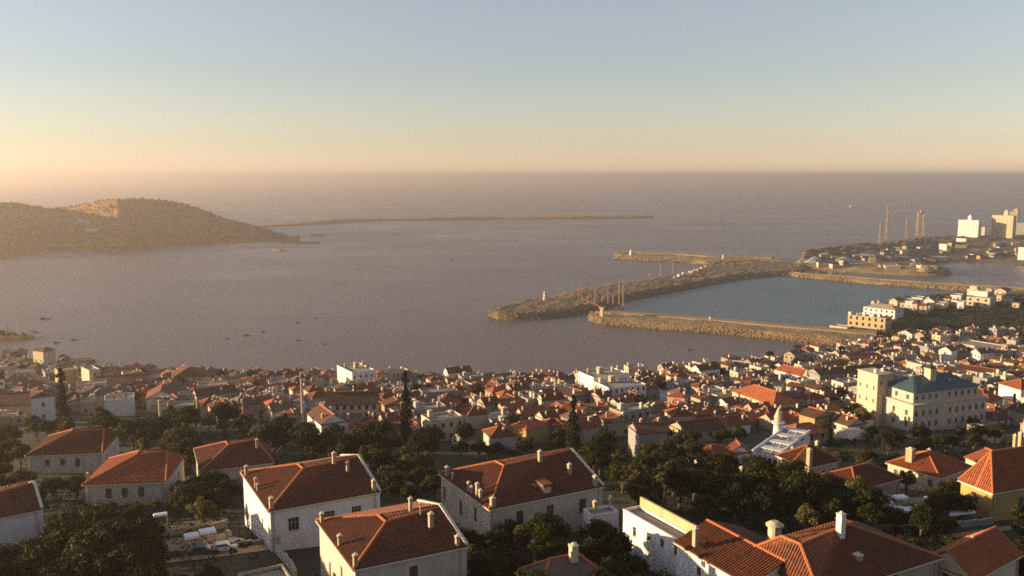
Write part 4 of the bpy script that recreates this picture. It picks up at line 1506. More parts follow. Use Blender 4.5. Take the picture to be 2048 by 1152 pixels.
if far_v:
    me = bpy.data.meshes.new('distant_houses')
    me.from_pydata(far_v, [], far_f)
    for m in FMATS:
        me.materials.append(m)
    me.polygons.foreach_set('material_index', far_m)
    l = me.uv_layers.new(name='UVMap')
    uvs = []
    for p in me.polygons:
        n3 = p.normal
        u = Vector((0, 0, 1)).cross(n3)
        u = u.normalized() if u.length > .05 else Vector((1, 0, 0))
        w = n3.cross(u)
        for vi in p.vertices:
            cc = me.vertices[vi].co
            uvs += [cc.dot(u), cc.dot(w)]
    l.data.foreach_set('uv', uvs)
    o = bpy.data.objects.new('distant_houses', me)
    col.objects.link(o)
    tag(o, kind='stuff')
for p in protos:
    for ch in KIDS.get(p[0].name, []):
        for g in KIDS.get(ch.name, []):
            bpy.data.objects.remove(g)
        bpy.data.objects.remove(ch)
    bpy.data.objects.remove(p[0])
print('town spots', len(spots), 'individual', min(NI, len(spots)))

# ------------------------------------------------------------------ trees
tr = random.Random(5)
def leaf_mesh(name, clumps, per, ls, mat, rng, flat=1.0):
    """clumps: [(centre, radius, tone)] -> thousands of leaf-sprays, each face with its own tone"""
    v, f, tone = [], [], []
    for c, r, t in clumps:
        for _ in range(per):
            d = Vector((rng.gauss(0, 1), rng.gauss(0, 1), rng.gauss(0, 1))).normalized()
            rr = r * rng.uniform(.35, 1.0) ** .6
            p = Vector(c) + Vector((d.x * rr, d.y * rr, d.z * rr * .8))
            nrm = (d + Vector((rng.uniform(-.8, .8), rng.uniform(-.8, .8), rng.uniform(-.5, .9)))).normalized()
            a = nrm.cross(Vector((rng.uniform(-1, 1), rng.uniform(-1, 1), rng.uniform(-1, 1)))).normalized()
            b = nrm.cross(a)
            s = ls * rng.uniform(.55, 1.25)
            i = len(v)
            v += [tuple(p + a * s), tuple(p + b * s * .55), tuple(p - a * s), tuple(p - b * s * .55)]
            f.append((i, i + 1, i + 2, i + 3))
            tone.append(max(0, min(1, t + rng.gauss(0, .16))))
    me = bpy.data.meshes.new(name)
    me.from_pydata(v, [], f)
    at_ = me.attributes.new('tone', 'FLOAT', 'FACE')
    at_.data.foreach_set('value', tone)
    me.materials.append(mat)
    return me

def trunk_mesh(h, r, limbs, rng):
    mb = MB()
    segs = 5
    p = Vector((0, 0, -1.0))
    n = 8
    rings = []
    for k in range(segs + 1):
        t = k / segs
        rings.append((Vector((math.sin(t * 2.2) * .18 * h * .2, math.cos(t * 3) * .03 * h, -1 + (h + 1) * t)), r * (1.35 - t * .85)))
    for (a, ra), (b, rb) in zip(rings, rings[1:]):
        i = len(mb.v)
        for q, rr in ((a, ra), (b, rb)):
            for k in range(n):
                an = 2 * math.pi * k / n
                mb.v.append((q.x + math.cos(an) * rr, q.y + math.sin(an) * rr, q.z))
        for k in range(n):
            mb.f.append((i + k, i + (k + 1) % n, i + n + (k + 1) % n, i + n + k)); mb.mi.append(0); mb.uv.append(None)
    for c in limbs:
        st = rings[rng.choice([2, 3, 4])][0]
        mid = st.lerp(Vector(c), .5) + Vector((0, 0, -.25))
        mb.bar(st, mid, r * .7, n=5)
        mb.bar(mid, c, r * .4, n=5)
    return mb.mesh('trunk', BARK)

TREES = {}
def broad(key, h, w, mat, seed, per=105, ls=.30, nclump=34, openc=.0):
    rng = random.Random(seed)
    cl, limbs = [], []
    for i in range(nclump):
        for _ in range(30):
            d = Vector((rng.gauss(0, 1), rng.gauss(0, 1), rng.gauss(0, 1) * .9)).normalized()
            if d.z > -.45:
                break
        k = rng.uniform(.55, 1.0) if i > nclump * .25 else rng.uniform(.1, .5)
        bulge = 1 + .28 * noise.noise(d * 1.7 + Vector((seed, 0, 0)))
        c = Vector((d.x * w / 2 * k * bulge * .8, d.y * w / 2 * k * bulge * .8, h * .62 + d.z * h * .36 * k * bulge * .85))
        r = w * rng.uniform(.12, .2)
        cl.append((c, r, .45 + .2 * rng.gauss(0, 1)))
        if i % 4 == 0:
            limbs.append(c)
    TREES[key] = (leaf_mesh('crown', cl, per, ls, mat, rng), trunk_mesh(h * .5, h * .028 + .06, limbs, rng), h, w)

def cypress(key, h, w, seed):
    rng = random.Random(seed)
    cl = []
    for i in range(46):
        t = (i + .5) / 46
        rr = w / 2 * (math.sin(math.pi * min(1, t * 1.15 + .08) ** .75) ** .7 if t < .85 else (1 - t) * 4.2)
        rr = max(.12, rr)
        a = rng.uniform(0, 6.28)
        k = rng.uniform(.15, .5)
        cl.append((Vector((math.cos(a) * rr * k, math.sin(a) * rr * k, .4 + t * (h - .7))), max(.25, rr * .62), .4 + rng.gauss(0, .15)))
    TREES[key] = (leaf_mesh('crown', cl, 85, .22, F3, rng), trunk_mesh(h * .6, .16, [], rng), h, w)

for k in range(5):
    broad('dark%d' % k, tr.uniform(6.5, 8), tr.uniform(6.5, 8.5), F1, 30 + k)
for k in range(3):
    broad('olive%d' % k, tr.uniform(4.8, 6), tr.uniform(4.5, 6), F2, 60 + k, 95, .24, 30)
for k in range(2):
    broad('shrub%d' % k, 2.4, 3.2, [F1, F2][k], 80 + k, 80, .2, 16)
cypress('cypress0', 13, 3.6, 91)
cypress('cypress1', 9, 2.0, 92)

def tree(key, x, y, s, label, group=None, name=None, rz=None, sz=None):
    cr, tk, h, w = TREES[key]
    nm = name or ('cypress_tree' if key.startswith('cyp') else 'olive_tree' if key.startswith('oli') else 'shrub' if key.startswith('shr') else 'broadleaf_tree')
    o = empty(nm, (x, y, ground(x, y)), rz if rz is not None else tr.uniform(0, 6.28))
    o.scale = (s, s, sz or s * tr.uniform(.88, 1.12))
    tag(o, label, 'shrub' if nm == 'shrub' else 'tree', group)
    for n2, me in (('trunk', tk), ('crown', cr)):
        c = bpy.data.objects.new(n2, me)
        c.parent = o
        col.objects.link(c)
    return o

def tree_px(key, px, py, s, label, **kw):
    p = on_ground(px, py)
    return tree(key, p.x, p.y, s, label, **kw)

PLACED = []
TREE_ROWS = []
def label_trees():
    lm = [(n, to_px(p)) for n, p in LAND]
    g = {}
    for o, base in TREE_ROWS:
        q = to_px(o.location)
        best = min(lm, key=lambda l: (l[1][0] - q[0]) ** 2 + ((l[1][1] - q[1]) * 1.6) ** 2)
        dx, dy = q[0] - best[1][0], (q[1] - best[1][1]) * 1.6
        rel = ('right of' if dx > 0 else 'left of') if abs(dx) > abs(dy) else ('below' if dy > 0 else 'above')
        g.setdefault((base, rel, best[0]), []).append((q[0], o))
    for (base, rel, n), L_ in g.items():
        L_.sort(key=lambda t: t[0])
        for i, (x_, o) in enumerate(L_):
            w_ = '' if len(L_) == 1 else ('leftmost ' if i == 0 else ('rightmost ' if i == len(L_) - 1 else (ORD[i] + ' from left ' if i < 20 else 'inner ')))
            o['label'] = lab16('%s, %s%s %s' % (base, w_, rel, n))

def belt(poly, sp, keys, smin, smax, label, group, tries=500, maxn=60, lim=None):
    n = 0
    for _ in range(tries):
        px = tr.uniform(min(p[0] for p in poly), max(p[0] for p in poly))
        py = tr.uniform(min(p[1] for p in poly), max(p[1] for p in poly))
        if not in_poly(px, py, poly):
            continue
        p = on_ground(px, py)
        s = tr.uniform(smin, smax)
        if not clear_of(p.x, p.y, .8 * s):
            continue
        if any((a - p.x) ** 2 + (b - p.y) ** 2 < (sp * (s + q) / 2) ** 2 for a, b, q in PLACED):
            continue
        PLACED.append((p.x, p.y, s))
        k_ = tr.choice(keys)
        TREE_ROWS.append((tree(k_, p.x, p.y, s, label, group), ('olive green ' if k_.startswith('oli') else 'low ' if k_.startswith('shr') else ('bigger dark ' if s > (smin + smax) / 2 else 'smaller dark ')) + ('shrub' if k_.startswith('shr') else 'tree') + ' in the ' + group.split(' at ')[0].split(' behind ')[0].split(' between ')[0].split(' below ')[0].split(' above ')[0].split(' right of ')[0].split(' before ')[0].split(' beside ')[0]))
        n += 1
        if n >= maxn:
            break
    return n
DK = ['dark%d' % k for k in range(5)]
OL = ['olive%d' % k for k in range(3)]
SH_ = ['shrub0', 'shrub1']
MIX = DK + OL
# singled-out trees first
for a in [('cypress0', 128, 868, 1.75, 'tallest dark cypress, left of the town beside the busy-roofed white house'), ('cypress0', 813, 884, 1.5, 'slim dark cypress rising in front of the brown roofs in mid town'),
          ('cypress0', 1146, 918, 1.45, 'dark cone-shaped cypress behind the ridge of the big pale villa'), ('cypress1', 427, 785, 1.1, 'small dark cypress standing at the left shore'),
          ('cypress1', 666, 878, .7, 'short cypress below the arcaded building'), ('cypress1', 1658, 895, .95, 'dark cypress-like tree left of the hotel lawn'),
          ('olive0', 407, 1052, .95, 'pale yellowish feathery bush tree left of the big white villa'), ('olive1', 1285, 1040, 1.55, 'large light-olive tree right of the big pale villa'),
          ('dark2', 545, 925, 1.25, 'large round dark crown behind the big white villa roof'), ('olive2', 1445, 985, 1.15, 'sunlit olive tree below the orange hipped roof'),
          ('dark1', 930, 893, .8, 'round dark crown between orange roofs in mid town'), ('olive0', 1812, 990, .8, 'yellow-green conical young tree before the orange-roofed cottage'),
          ('dark0', 1095, 1110, .95, 'tree with light yellow-green top in front of the big pale villa'), ('olive1', 1045, 1105, .9, 'olive bush against the front wall of the big pale villa'),
          ('dark3', 1995, 800, .9, 'rounded tree right of the hotel wall'), ('olive2', 1720, 855, 1.2, 'olive tree with sunlit side left of the hotel tower')]:
    t_ = tree_px(*a[:4], a[4])
    PLACED.append((t_.location.x, t_.location.y, a[3]))
belt([(-25, 1165), (95, 1160), (140, 1080), (250, 1080), (300, 1095), (300, 1215), (-25, 1215)], 3.9, DK, .75, 1.05, 'dark broadleaf tree in the deep shaded grove at the bottom left', 'grove at the bottom left', 1500, 66)
belt([(0, 960), (50, 968), (158, 985), (160, 1015), (110, 1040), (0, 1030)], 3.6, DK, .5, .68, 'dark tree in the clump between the two left cottages', 'clump between the left cottages', 300, 14)
belt([(-20, 850), (70, 862), (110, 885), (60, 905), (50, 955), (-20, 960)], 4, DK, .6, .85, 'x', 'trees left of the cottages', 200, 12)
belt([(80, 870), (200, 868), (330, 862), (395, 900), (395, 960), (345, 955), (260, 905), (90, 875)], 4.0, MIX, .8, 1.15, 'x', 'belt behind the left cottages', 700, 30)
belt([(340, 985), (402, 985), (440, 1010), (445, 1035), (345, 1040)], 3.5, DK, .55, .8, 'dark tree between the three-window cottage and the big white villa', 'trees between cottage and villa', 200, 7)
belt([(300, 870), (480, 880), (560, 905), (640, 935), (760, 968), (865, 965), (868, 905), (700, 893), (480, 868), (320, 850)], 5.4, DK + OL, .85, 1.2, 'dark crown in the long tree belt behind the white villas', 'long belt behind the white villas', 800, 32)
belt([(760, 985), (868, 975), (872, 1020), (790, 1010)], 3.8, DK, .6, .8, 'dark tree in the yard between the white villa and the pale villa', 'yard between the villas', 150, 6)
belt([(880, 915), (1060, 905), (1120, 895), (1250, 905), (1260, 960), (1210, 960), (1090, 915), (1000, 925)], 4.2, MIX, .6, .85, 'green tree in the belt right behind the pale villa roof', 'belt behind the pale villa', 400, 20)
belt([(1215, 930), (1340, 905), (1385, 945), (1360, 1030), (1280, 1020), (1225, 990)], 4.6, MIX, .9, 1.25, 'tree in the grove right of the pale villa', 'grove right of the pale villa', 300, 16)
belt([(1345, 965), (1500, 955), (1640, 1000), (1730, 1020), (1765, 1055), (1680, 1060), (1570, 1078), (1450, 1052), (1370, 1035)], 4.2, DK + OL, .8, 1.15, 'x', 'shaded grove above the right roofs', 700, 34)
belt([(1480, 935), (1545, 930), (1580, 965), (1500, 975)], 3.0, OL, .6, .8, 'olive tree in front of the glazed white hall', 'olives before the glazed hall', 100, 4)
belt([(945, 1110), (1060, 1115), (1180, 1085), (1240, 1105), (1340, 1150), (1385, 1190), (1350, 1260), (940, 1260)], 3.4, MIX + SH_, .5, .8, 'garden tree in the sunlit thicket at the bottom centre', 'thicket at the bottom centre', 700, 40)
belt([(1690, 880), (1800, 878), (1995, 885), (1950, 905), (1860, 915), (1700, 905)], 3.6, DK, .5, .68, 'dark tree in the hedge line below the hotel', 'hedge line below the hotel', 300, 20)
belt([(1880, 1000), (1925, 1000), (1930, 1040), (1850, 1050)], 3.4, DK, .5, .7, 'dark tree beside the yellow house wall', 'trees beside the yellow house', 100, 5)
belt([(1985, 1055), (2120, 1060), (2120, 1180), (2040, 1180), (2035, 1110)], 3.6, DK, .5, .75, 'dark tree at the bottom right corner', 'trees at the bottom right corner', 150, 8)
belt([(1690, 935), (1760, 935), (1840, 985), (1860, 975), (1760, 965)], 3, OL + DK[:2], .45, .65, 'small tree around the cluttered yard at right', 'trees around the cluttered yard', 150, 7)
belt([(1300, 880), (1360, 868), (1480, 890), (1360, 900)], 3.6, DK + OL, .5, .7, 'tree among the low houses above the olive trees', 'trees above the olives', 150, 8)
# trees between the town houses
n_t = 0
for _ in range(7000):
    x, y = tr.uniform(-320, 420), tr.uniform(250, 640)
    if y > shore_y(x) - 8:
        continue
    q = to_px((x, y, ground(x, y)))
    if not in_poly(q[0], q[1], TOWN) or not clear_of(x, y, 1.5) or too_close(x, y, 2.0):
        continue
    if noise.noise(Vector((x * .02, y * .02, 9))) < .0 and tr.random() < .5:
        continue
    if any((a - x) ** 2 + (b - y) ** 2 < 30 for a, b, qq in PLACED):
        continue
    PLACED.append((x, y, .6))
    TREE_ROWS.append((tree(tr.choice(DK + OL[:1]), x, y, tr.uniform(.45, .95), 'x', 'garden trees of the lower town', name='garden_tree'), 'small town tree'))
    n_t += 1
    if n_t >= 170:
        break

belt([(0, 1030), (110, 1040), (165, 1018), (330, 1018), (345, 1040), (250, 1060), (110, 1080), (95, 1030)], 3.0, SH_ + OL, .35, .5, 'x', 'patchy garden below the left cottages', 300, 14)
belt([(350, 960), (400, 975), (455, 985), (460, 1010), (440, 1045), (350, 1020)], 3.2, DK, .5, .75, 'x', 'nook left of the big villa', 200, 8)
belt([(930, 1050), (980, 1085), (1050, 1100), (940, 1120)], 3, MIX, .4, .6, 'x', 'strip below the pale villa', 150, 7)
belt([(300, 1195), (440, 1185), (450, 1215), (300, 1225)], 3.2, DK + SH_, .4, .55, 'x', 'planting below the path', 300, 16)
belt([(1560, 960), (1640, 990), (1740, 1010), (1760, 1050), (1900, 1050), (1900, 1090), (1740, 1070), (1640, 1040)], 4, DK, .5, .75, 'x', 'dark planting beside the right yard', 400, 18)
label_trees()
# undergrowth on the open slope
def undergrowth():
    rng = random.Random(8)
    cl = []
    zones = [([(-60, 950), (330, 960), (470, 1030), (300, 1075), (-60, 1080)], 260), ([(-60, 1090), (290, 1070), (290, 1260), (-60, 1280)], 260),
             ([(300, 850), (870, 880), (870, 1000), (760, 1000), (540, 930), (330, 900)], 420), ([(880, 900), (1250, 890), (1350, 1040), (1210, 980), (1080, 920)], 260),
             ([(1340, 890), (1640, 950), (1930, 1050), (1900, 1110), (1560, 1070), (1340, 1040)], 420), ([(940, 1100), (1380, 1100), (1380, 1260), (940, 1260)], 300),
             ([(1640, 880), (2060, 870), (2060, 930), (1950, 930), (1640, 930)], 260), ([(290, 1035), (470, 1010), (540, 1110), (290, 1160)], 60),
             ([(760, 1000), (960, 1060), (960, 1100), (900, 1080)], 60), ([(1640, 690), (2060, 700), (2060, 760), (1640, 760)], 200), ([(0, 740), (1700, 740), (1700, 870), (0, 870)], 500), ([(-500, 1160), (2600, 1160), (3200, 1900), (-1000, 1900)], 1500), ([(2060, 700), (3000, 800), (3000, 1150), (2060, 1150)], 500), ([(-1000, 800), (-20, 760), (-20, 1160), (-1000, 1160)], 500)]
    for poly, n in zones:
        for _ in range(n):
            for _t in range(20):
                px = rng.uniform(min(p[0] for p in poly), max(p[0] for p in poly)); py = rng.uniform(min(p[1] for p in poly), max(p[1] for p in poly))
                if in_poly(px, py, poly):
                    break
            p = on_ground(px, py)
            if not clear_of(p.x, p.y, -1.0) or p.y > shore_y(p.x) - 5:
                continue
            r = rng.uniform(.6, 1.5)
            cl.append((Vector((p.x, p.y, ground(p.x, p.y) + r * .35)), r, .45 + rng.gauss(0, .3)))
    me = leaf_mesh('undergrowth', cl, 42, .24, F1, rng)
    o = bpy.data.objects.new('undergrowth', me)
    col.objects.link(o)
    tag(o, kind='stuff')
    # the wooded slope of the headland
    cl = []
    for _ in range(2100):
        px, py = rng.uniform(1755, 2300), rng.uniform(596, 672)
        p = at(px, py, 5)
        if p.y > shore_y(p.x) - 12 or not clear_of(p.x, p.y, 1):
            continue
        r = rng.uniform(1.2, 3)
        cl.append((Vector((p.x, p.y, ground(p.x, p.y) + r * .4)), r, .4 + rng.gauss(0, .25)))
    me = leaf_mesh('headland_scrub', cl, 26, .6, F1, rng)
    o = bpy.data.objects.new('headland_scrub', me)
    col.objects.link(o)
    tag(o, kind='stuff')
undergrowth()

# ------------------------------------------------------------------ shore, port and yard details
from mathutils.bvhtree import BVHTree
dr = random.Random(77)
_bv = []
for o in list(bpy.data.objects):
    if o.type == 'MESH' and o.name.split('.')[0] in ('port_land', 'rubble_mound', 'island_hill', 'far_spit'):
        me = o.data
        _bv.append(BVHTree.FromPolygons([v.co.copy() for v in me.vertices], [tuple(p.vertices) for p in me.polygons]))

def on_land(px, py):
    d = ray(px, py).normalized()
    best = None
    for b in _bv:
        h = b.ray_cast(Vector((0, 0, CAM_Z)), d, 6000)
        if h[0] is not None and (best is None or h[3] < best[1]):
            best = (h[0], h[3])
    return best[0] if best else at(px, py, 0)

def thing(name, label, cat, p, rz=0, group=None):
    o = empty(name, tuple(p), rz)
    return tag(o, label, cat, group)

def scale_at(p):
    return F_PX / to_px(p)[2]          # photo px per metre there

# boats on the bay
def boat(px, py, ln, label, rz=.1, mast=False, big=False):
    p = at(px, py, 0)
    o = thing('fishing_boat' if not big else 'ship', label, 'boat' if not big else 'ship', p, rz, None if big else 'small boats on the bay')
    mb = MB()
    ln *= 1 if big else .75
    w, h = ln * (.14 if not big else .09), ln * .07
    sec = [(-.5, .75, .9), (-.35, 1, .85), (0, 1, .8), (.3, .8, .9), (.44, .38, 1.05), (.5, .04, 1.2)]
    for (a, wa, ha), (b, wb, hb) in zip(sec, sec[1:]):
        A = [(a * ln, -wa * w, ha * h), (a * ln, -wa * w * .6, -.3), (a * ln, wa * w * .6, -.3), (a * ln, wa * w, ha * h)]
        B = [(b * ln, -wb * w, hb * h), (b * ln, -wb * w * .6, -.3), (b * ln, wb * w * .6, -.3), (b * ln, wb * w, hb * h)]
        for k in range(3):
            mb.face([A[k], A[k + 1], B[k + 1], B[k]])
        mb.face([(A[0][0], A[0][1], A[0][2] - .15), (B[0][0], B[0][1], B[0][2] - .15), (B[3][0], B[3][1], B[3][2] - .15), (A[3][0], A[3][1], A[3][2] - .15)])
    mb.face([(-.5 * ln, -.75 * w, .9 * h), (-.5 * ln, .75 * w, .9 * h), (-.5 * ln, .45 * w, -.3), (-.5 * ln, -.45 * w, -.3)])
    mb.build('hull', MET if big else HULL, o)
    c = MB()
    c.box(-.34 * ln, -w * .5, h * .7, -.12 * ln, w * .5, h * .7 + ln * .1)
    c.box(-.36 * ln, -w * .58, h * .7 + ln * .1 + .01, -.1 * ln, w * .58, h * .7 + ln * .1 + .12)
    if big:
        c.box(-.3 * ln, -w * .4, h * .7 + ln * .1 + .13, -.2 * ln, w * .4, h * .7 + ln * .17)
    c.build('cabin', MET if big else SHU, o)
    m = MB(); m.bar((.05 * ln, 0, h * .5), (.05 * ln, 0, ln * .3), ln * .012 + .05); m.build('mast', DKM, o)
    return o
for a in [(90, 638, 12, 'dark boat farthest from the shore at the left of the bay', .15), (115, 686, 8, 'small dark boat nearest the square tower house'), (150, 680, 7, 'small dark boat just right of the one off the tower house', .2),
          (494, 671, 7, 'lone little dark boat in the middle of the left bay', .2), (527, 664, 5, 'tiny boat right of the lone little dark one', .3), (597, 645, 6, 'tiny boat farthest right in the bay', .1), (632, 636, 5, 'tiny boat beyond the right one', .1),
          (598, 681, 5, 'faint tiny boat nearer the shore in the middle', .0), (650, 688, 4, 'faintest tiny boat closest to the mid shore', .2), (456, 677, 5, 'tiny boat left of the lone little dark one', .1), (905, 520, 8, 'tiny far boat below the long spit', 0.0)]:
    boat(*a)
boat(1708, 415, 46, 'pale ship far out near the horizon at right', -.12, big=True)
boat(1380, 700, 5, 'tiny boat moored in front of the long straight breakwater', .1)

# wooded islet at the left edge
isl = thing('islet', 'low dark islet with bushes and a hut touching the left edge', 'islet', (0, 0, 0))
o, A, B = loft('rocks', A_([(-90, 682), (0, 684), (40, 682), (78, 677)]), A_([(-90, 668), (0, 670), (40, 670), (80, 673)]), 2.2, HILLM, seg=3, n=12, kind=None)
del_kind(o); o.parent = isl
p = at(8, 672, 2)
cl = [(Vector((p.x + dr.uniform(-16, 24), p.y + dr.uniform(-5, 9), 2.6 + dr.uniform(0, 1.5))), dr.uniform(.8, 1.9), .4) for _ in range(30)]
me = leaf_mesh('bushes', cl, 50, .4, F1, dr)
c = bpy.data.objects.new('bushes', me); c.parent = isl; col.objects.link(c)
mb = MB(); mb.box(p.x - 5, p.y, 1, p.x - 1, p.y + 3.5, 6.2); mb.bar((p.x + 3, p.y, 1), (p.x + 3, p.y, 10), .3); mb.bar((p.x + 1, p.y, 8), (p.x + 5, p.y, 8), .2); mb.build('hut', SHU, isl)

# beacons
def beacon(px, py, h, r, label, mat=W):
    p = on_land(px, py)
    o = thing('beacon', label, 'beacon', p)
    mb = MB(); mb.lathe([(r * 1.3, -1), (r, h * .1), (r * .75, h * .75)], n=12); mb.build('shaft', mat, o)
    mb = MB(); mb.lathe([(r * 1.1, h * .75), (r * 1.1, h * .8), (r * .6, h * .8), (r * .6, h * .93), (.05, h)], n=12); mb.build('lantern', mat, o)
beacon(1090, 600, 8.5, 1.9, 'squat cream beacon on the left part of the curved breakwater', CR)
beacon(1262, 510, 8, 2.6, 'small white beacon at the tip of the outer breakwater')
beacon(1447, 517, 6, 2.4, 'pale round hut half way along the outer breakwater', CR)
beacon(1420, 640, 3, .8, 'small pale marker on the near breakwater crest')

def lattice(px, py, h, w, mat, name, label, cat, top=.25, rz=.3, group=None):
    p = on_land(px, py)
    o = thing(name, label, cat, p, rz, group)
    mb = MB()
    n = max(3, int(h / (w * 2.2)))
    def cr(k, i):
        t = i / n
        ww = w * (1 - (1 - top) * t) / 2
        return Vector(((-1, 1, 1, -1)[k] * ww, (-1, -1, 1, 1)[k] * ww, -1 + (h + 1) * t))
    th = w * .045 + .05
    for k in range(4):
        mb.bar(cr(k, 0), cr(k, n), th * 1.5)
        for i in range(n):
            mb.bar(cr(k, i), cr((k + 1) % 4, i + 1), th)
            mb.bar(cr((k + 1) % 4, i), cr(k, i + 1), th)
            mb.bar(cr(k, i + 1), cr((k + 1) % 4, i + 1), th)
    mb.build('lattice', mat, o)
    return o
lattice(1760, 487, 34, 5, REDP, 'lattice_tower', 'shortest left one of the three red lattice towers on the port', 'tower')
lattice(1773, 481, 66, 6, REDP, 'lattice_tower', 'tallest red lattice tower on the port', 'tower', .15)
lattice(1813, 479, 40, 5.5, REDP, 'lattice_tower', 'right one of the three red lattice towers', 'tower')
def gantry(px, py, h, span, label, mat=TANP):
    p = on_land(px, py)
    o = thing('gantry_crane', label, 'crane', p, .2)
    for sx in (-1, 1):
        mb = MB()
        for sy in (-2.2, 2.2):
            mb.bar((sx * span / 2, sy * 1.8, -1), (sx * span / 2, sy * .5, h), 1.1)
        for k in range(7):
            z = h * k / 7
            mb.bar((sx * span / 2, -2.2 * (1.8 - 1.3 * k / 7), z), (sx * span / 2, 2.2 * (1.8 - 1.3 * (k + 1) / 7), z + h / 7), .5)
        mb.build('leg', mat, o)
    mb = MB(); mb.box(-span / 2 - 1, -1.5, h, span / 2 + 1, 1.5, h + 2.6); mb.box(-2, -2.4, h + 2.7, 2, 2.4, h + 6); mb.build('bridge', mat, o)
gantry(1840, 472, 46, 14, 'tall tan gantry crane with two legs beside the red towers')
mast_specs = [(1086, 598, 9), (1128, 590, 5), (1146, 600, 9), (1158, 598, 15), (1164, 596, 15), (1176, 606, 7), (1190, 612, 17), (1204, 603, 6), (1216, 612, 10), (1226, 618, 14), (1238, 614, 25), (1246, 617, 27), (1300, 554, 6), (1321, 552, 14), (1345, 549, 14)]
for i, (px, py, h) in enumerate(mast_specs):
    m = REDP if i in (0, 3, 4) else TANP
    lattice(px, py, h, 1.0, m, 'lattice_mast', {10: 'tall tan mast at the elbow of the curved breakwater, left of the tallest', 11: 'tallest tan mast at the elbow of the curved breakwater',
            0: 'thin mast beside the squat cream beacon', 13: 'left of two dark masts by the white blocks', 14: 'right of two dark masts by the white blocks'}.get(i, '%s %s mast on the curved breakwater, %s from its tip' % ('short' if h < 12 else 'slim', 'reddish' if i in (3, 4) else 'tan', ORD[i] if i else 'first')), 'mast', .6)
# loader on the near breakwater's end
p = on_land(1204, 632)
o = thing('loading_crane', 'white and orange loader with a long sloping boom at the near breakwater end', 'crane', p, rad(150))
mb = MB(); mb.box(-1.6, -1.6, -1, 1.6, 1.6, 6.5, taper=.4); mb.box(-2.2, -2, 6.51, 2.2, 2, 7.6); mb.build('tower', W2, o)
mb = MB(); mb.bar((-3, 0, 6.5), (17, 5, 15), .7); mb.bar((-3, 1.2, 6.5), (17, 6.2, 15), .5); mb.build('boom', ORP, o)
p = on_ground(945, 792)
o = thing('waterfront_crane', 'reddish waterfront crane with a long slanting boom at the mid shore', 'crane', p, 0)
mb = MB(); mb.box(-1.2, -1.2, -1, 1.2, 1.2, 3.2, taper=.2); mb.build('cabin', REDP, o)
mb = MB()
for dx, dz in ((0, 0), (.9, .5)):
    mb.bar((1 + dx, 0, 2.4 + dz), (-8 + dx, 0, 8.5 + dz), .3)
for k in range(7):
    mb.bar((1 - k * 1.28, 0, 2.4 + k * .87), (1 - k * 1.28 - .3, 0, 3.7 + k * .87), .18)
mb.build('boom', REDP, o)
# silos and blocks of the port
def port_block(label, px0, px1, ptop, pbase, mat=W, name='silo', cat='silo', dep=.4, cap=None):
    p = on_land((px0 + px1) / 2, pbase)
    s = scale_at(p)
    w, h = (px1 - px0) / s * .93, (pbase - ptop) / s
    o = thing(name, label, cat, p, -rad(50))
    mb = MB(); mb.box(-w / 2, 0, -3, w / 2, w * dep, h); mb.build('wall', mat, o)
    mb = MB(); mb.box(-w / 2 - .3, -.3, h + .01, w / 2 + .3, w * dep + .3, h + .8); mb.build('cornice', mat, o)
    if cap:
        x, ww, hh = cap
        mb = MB(); mb.box((x - ww / 2) * w, w * .1, h + .8, (x + ww / 2) * w, w * .1 + ww * w, h + hh / s, taper=.4); mb.lathe([(ww * w * .35, h + hh / s), (.2, h + hh / s * 1.35)], x * w, w * .1 + ww * w / 2, 8); mb.build('headhouse', mat, o)
    if w > 20:
        mb = MB()
        for k in range(5):
            x = -w / 2 + w * (k + .5) / 5
            mb.box(x - .5, -.25, 2, x + .5, -.02, h - 2)
        mb.build('pilaster', mat, o)
    return o
port_block('big square white silo block with small roof turret on the port', 1914, 1956, 441, 473, W, cap=(.0, .18, 9))
port_block('tall beige silo tower right of the square white one', 1981, 2024, 432, 475, CR, cap=(.1, .2, 10))
port_block('pale silo top rising behind the tall beige tower', 2016, 2034, 424, 452, BE, cap=(.2, .5, 6))
port_block('narrow white tank between the two big silos', 1960, 1969, 455, 471, CR)
port_block('small bright white block on the port slope left of the silos', 1877, 1893, 489, 505, W, 'warehouse', 'building')
port_block('white block at the right edge on the far quay', 2035, 2056, 496, 520, W, 'warehouse', 'building')
port_block('low white shed in front of the square silo', 1912, 1932, 478, 484, W, 'warehouse', 'building')
port_block('long pale warehouse beyond the right edge of the port', 2026, 2075, 447, 470, GR, 'warehouse', 'building')
pp = random.Random(3)
shed_rows = []
for k in range(58):
    for _ in range(40):
        px, py = pp.uniform(1630, 2046), pp.uniform(482, 545)
        top = 512 - (px - 1620) * .08
        if py > top and not (1893 < px and py > 520) and py < 540:
            break
    p = on_land(px, py)
    if p.z < 2:
        continue
    w, d_, h = pp.uniform(7, 20), pp.uniform(6, 10), pp.uniform(2.5, 6)
    o = thing('shed', '', 'shed', p, pp.uniform(-.4, .6), 'low sheds on the port land')
    m = pp.choice([CR, BE, BE, GR, PK, OC, GR])
    mb = MB(); mb.box(-w / 2, -d_ / 2, -2, w / 2, d_ / 2, h); mb.build('wall', m, o)
    mb = MB(); mb.face([(-w / 2 - .3, -d_ / 2 - .3, h), (w / 2 + .3, -d_ / 2 - .3, h), (w / 2 + .3, 0, h + 1.6), (-w / 2 - .3, 0, h + 1.6)]); mb.face([(w / 2 + .3, d_ / 2 + .3, h), (-w / 2 - .3, d_ / 2 + .3, h), (-w / 2 - .3, 0, h + 1.6), (w / 2 + .3, 0, h + 1.6)])
    mb.build('roof', pp.choice([RTB, RGY, FLAT, CON]), o)
    shed_rows.append((px, o, WALLN.get(m.name, 'pale')))
shed_rows.sort(key=lambda r: r[0])
byw = {}
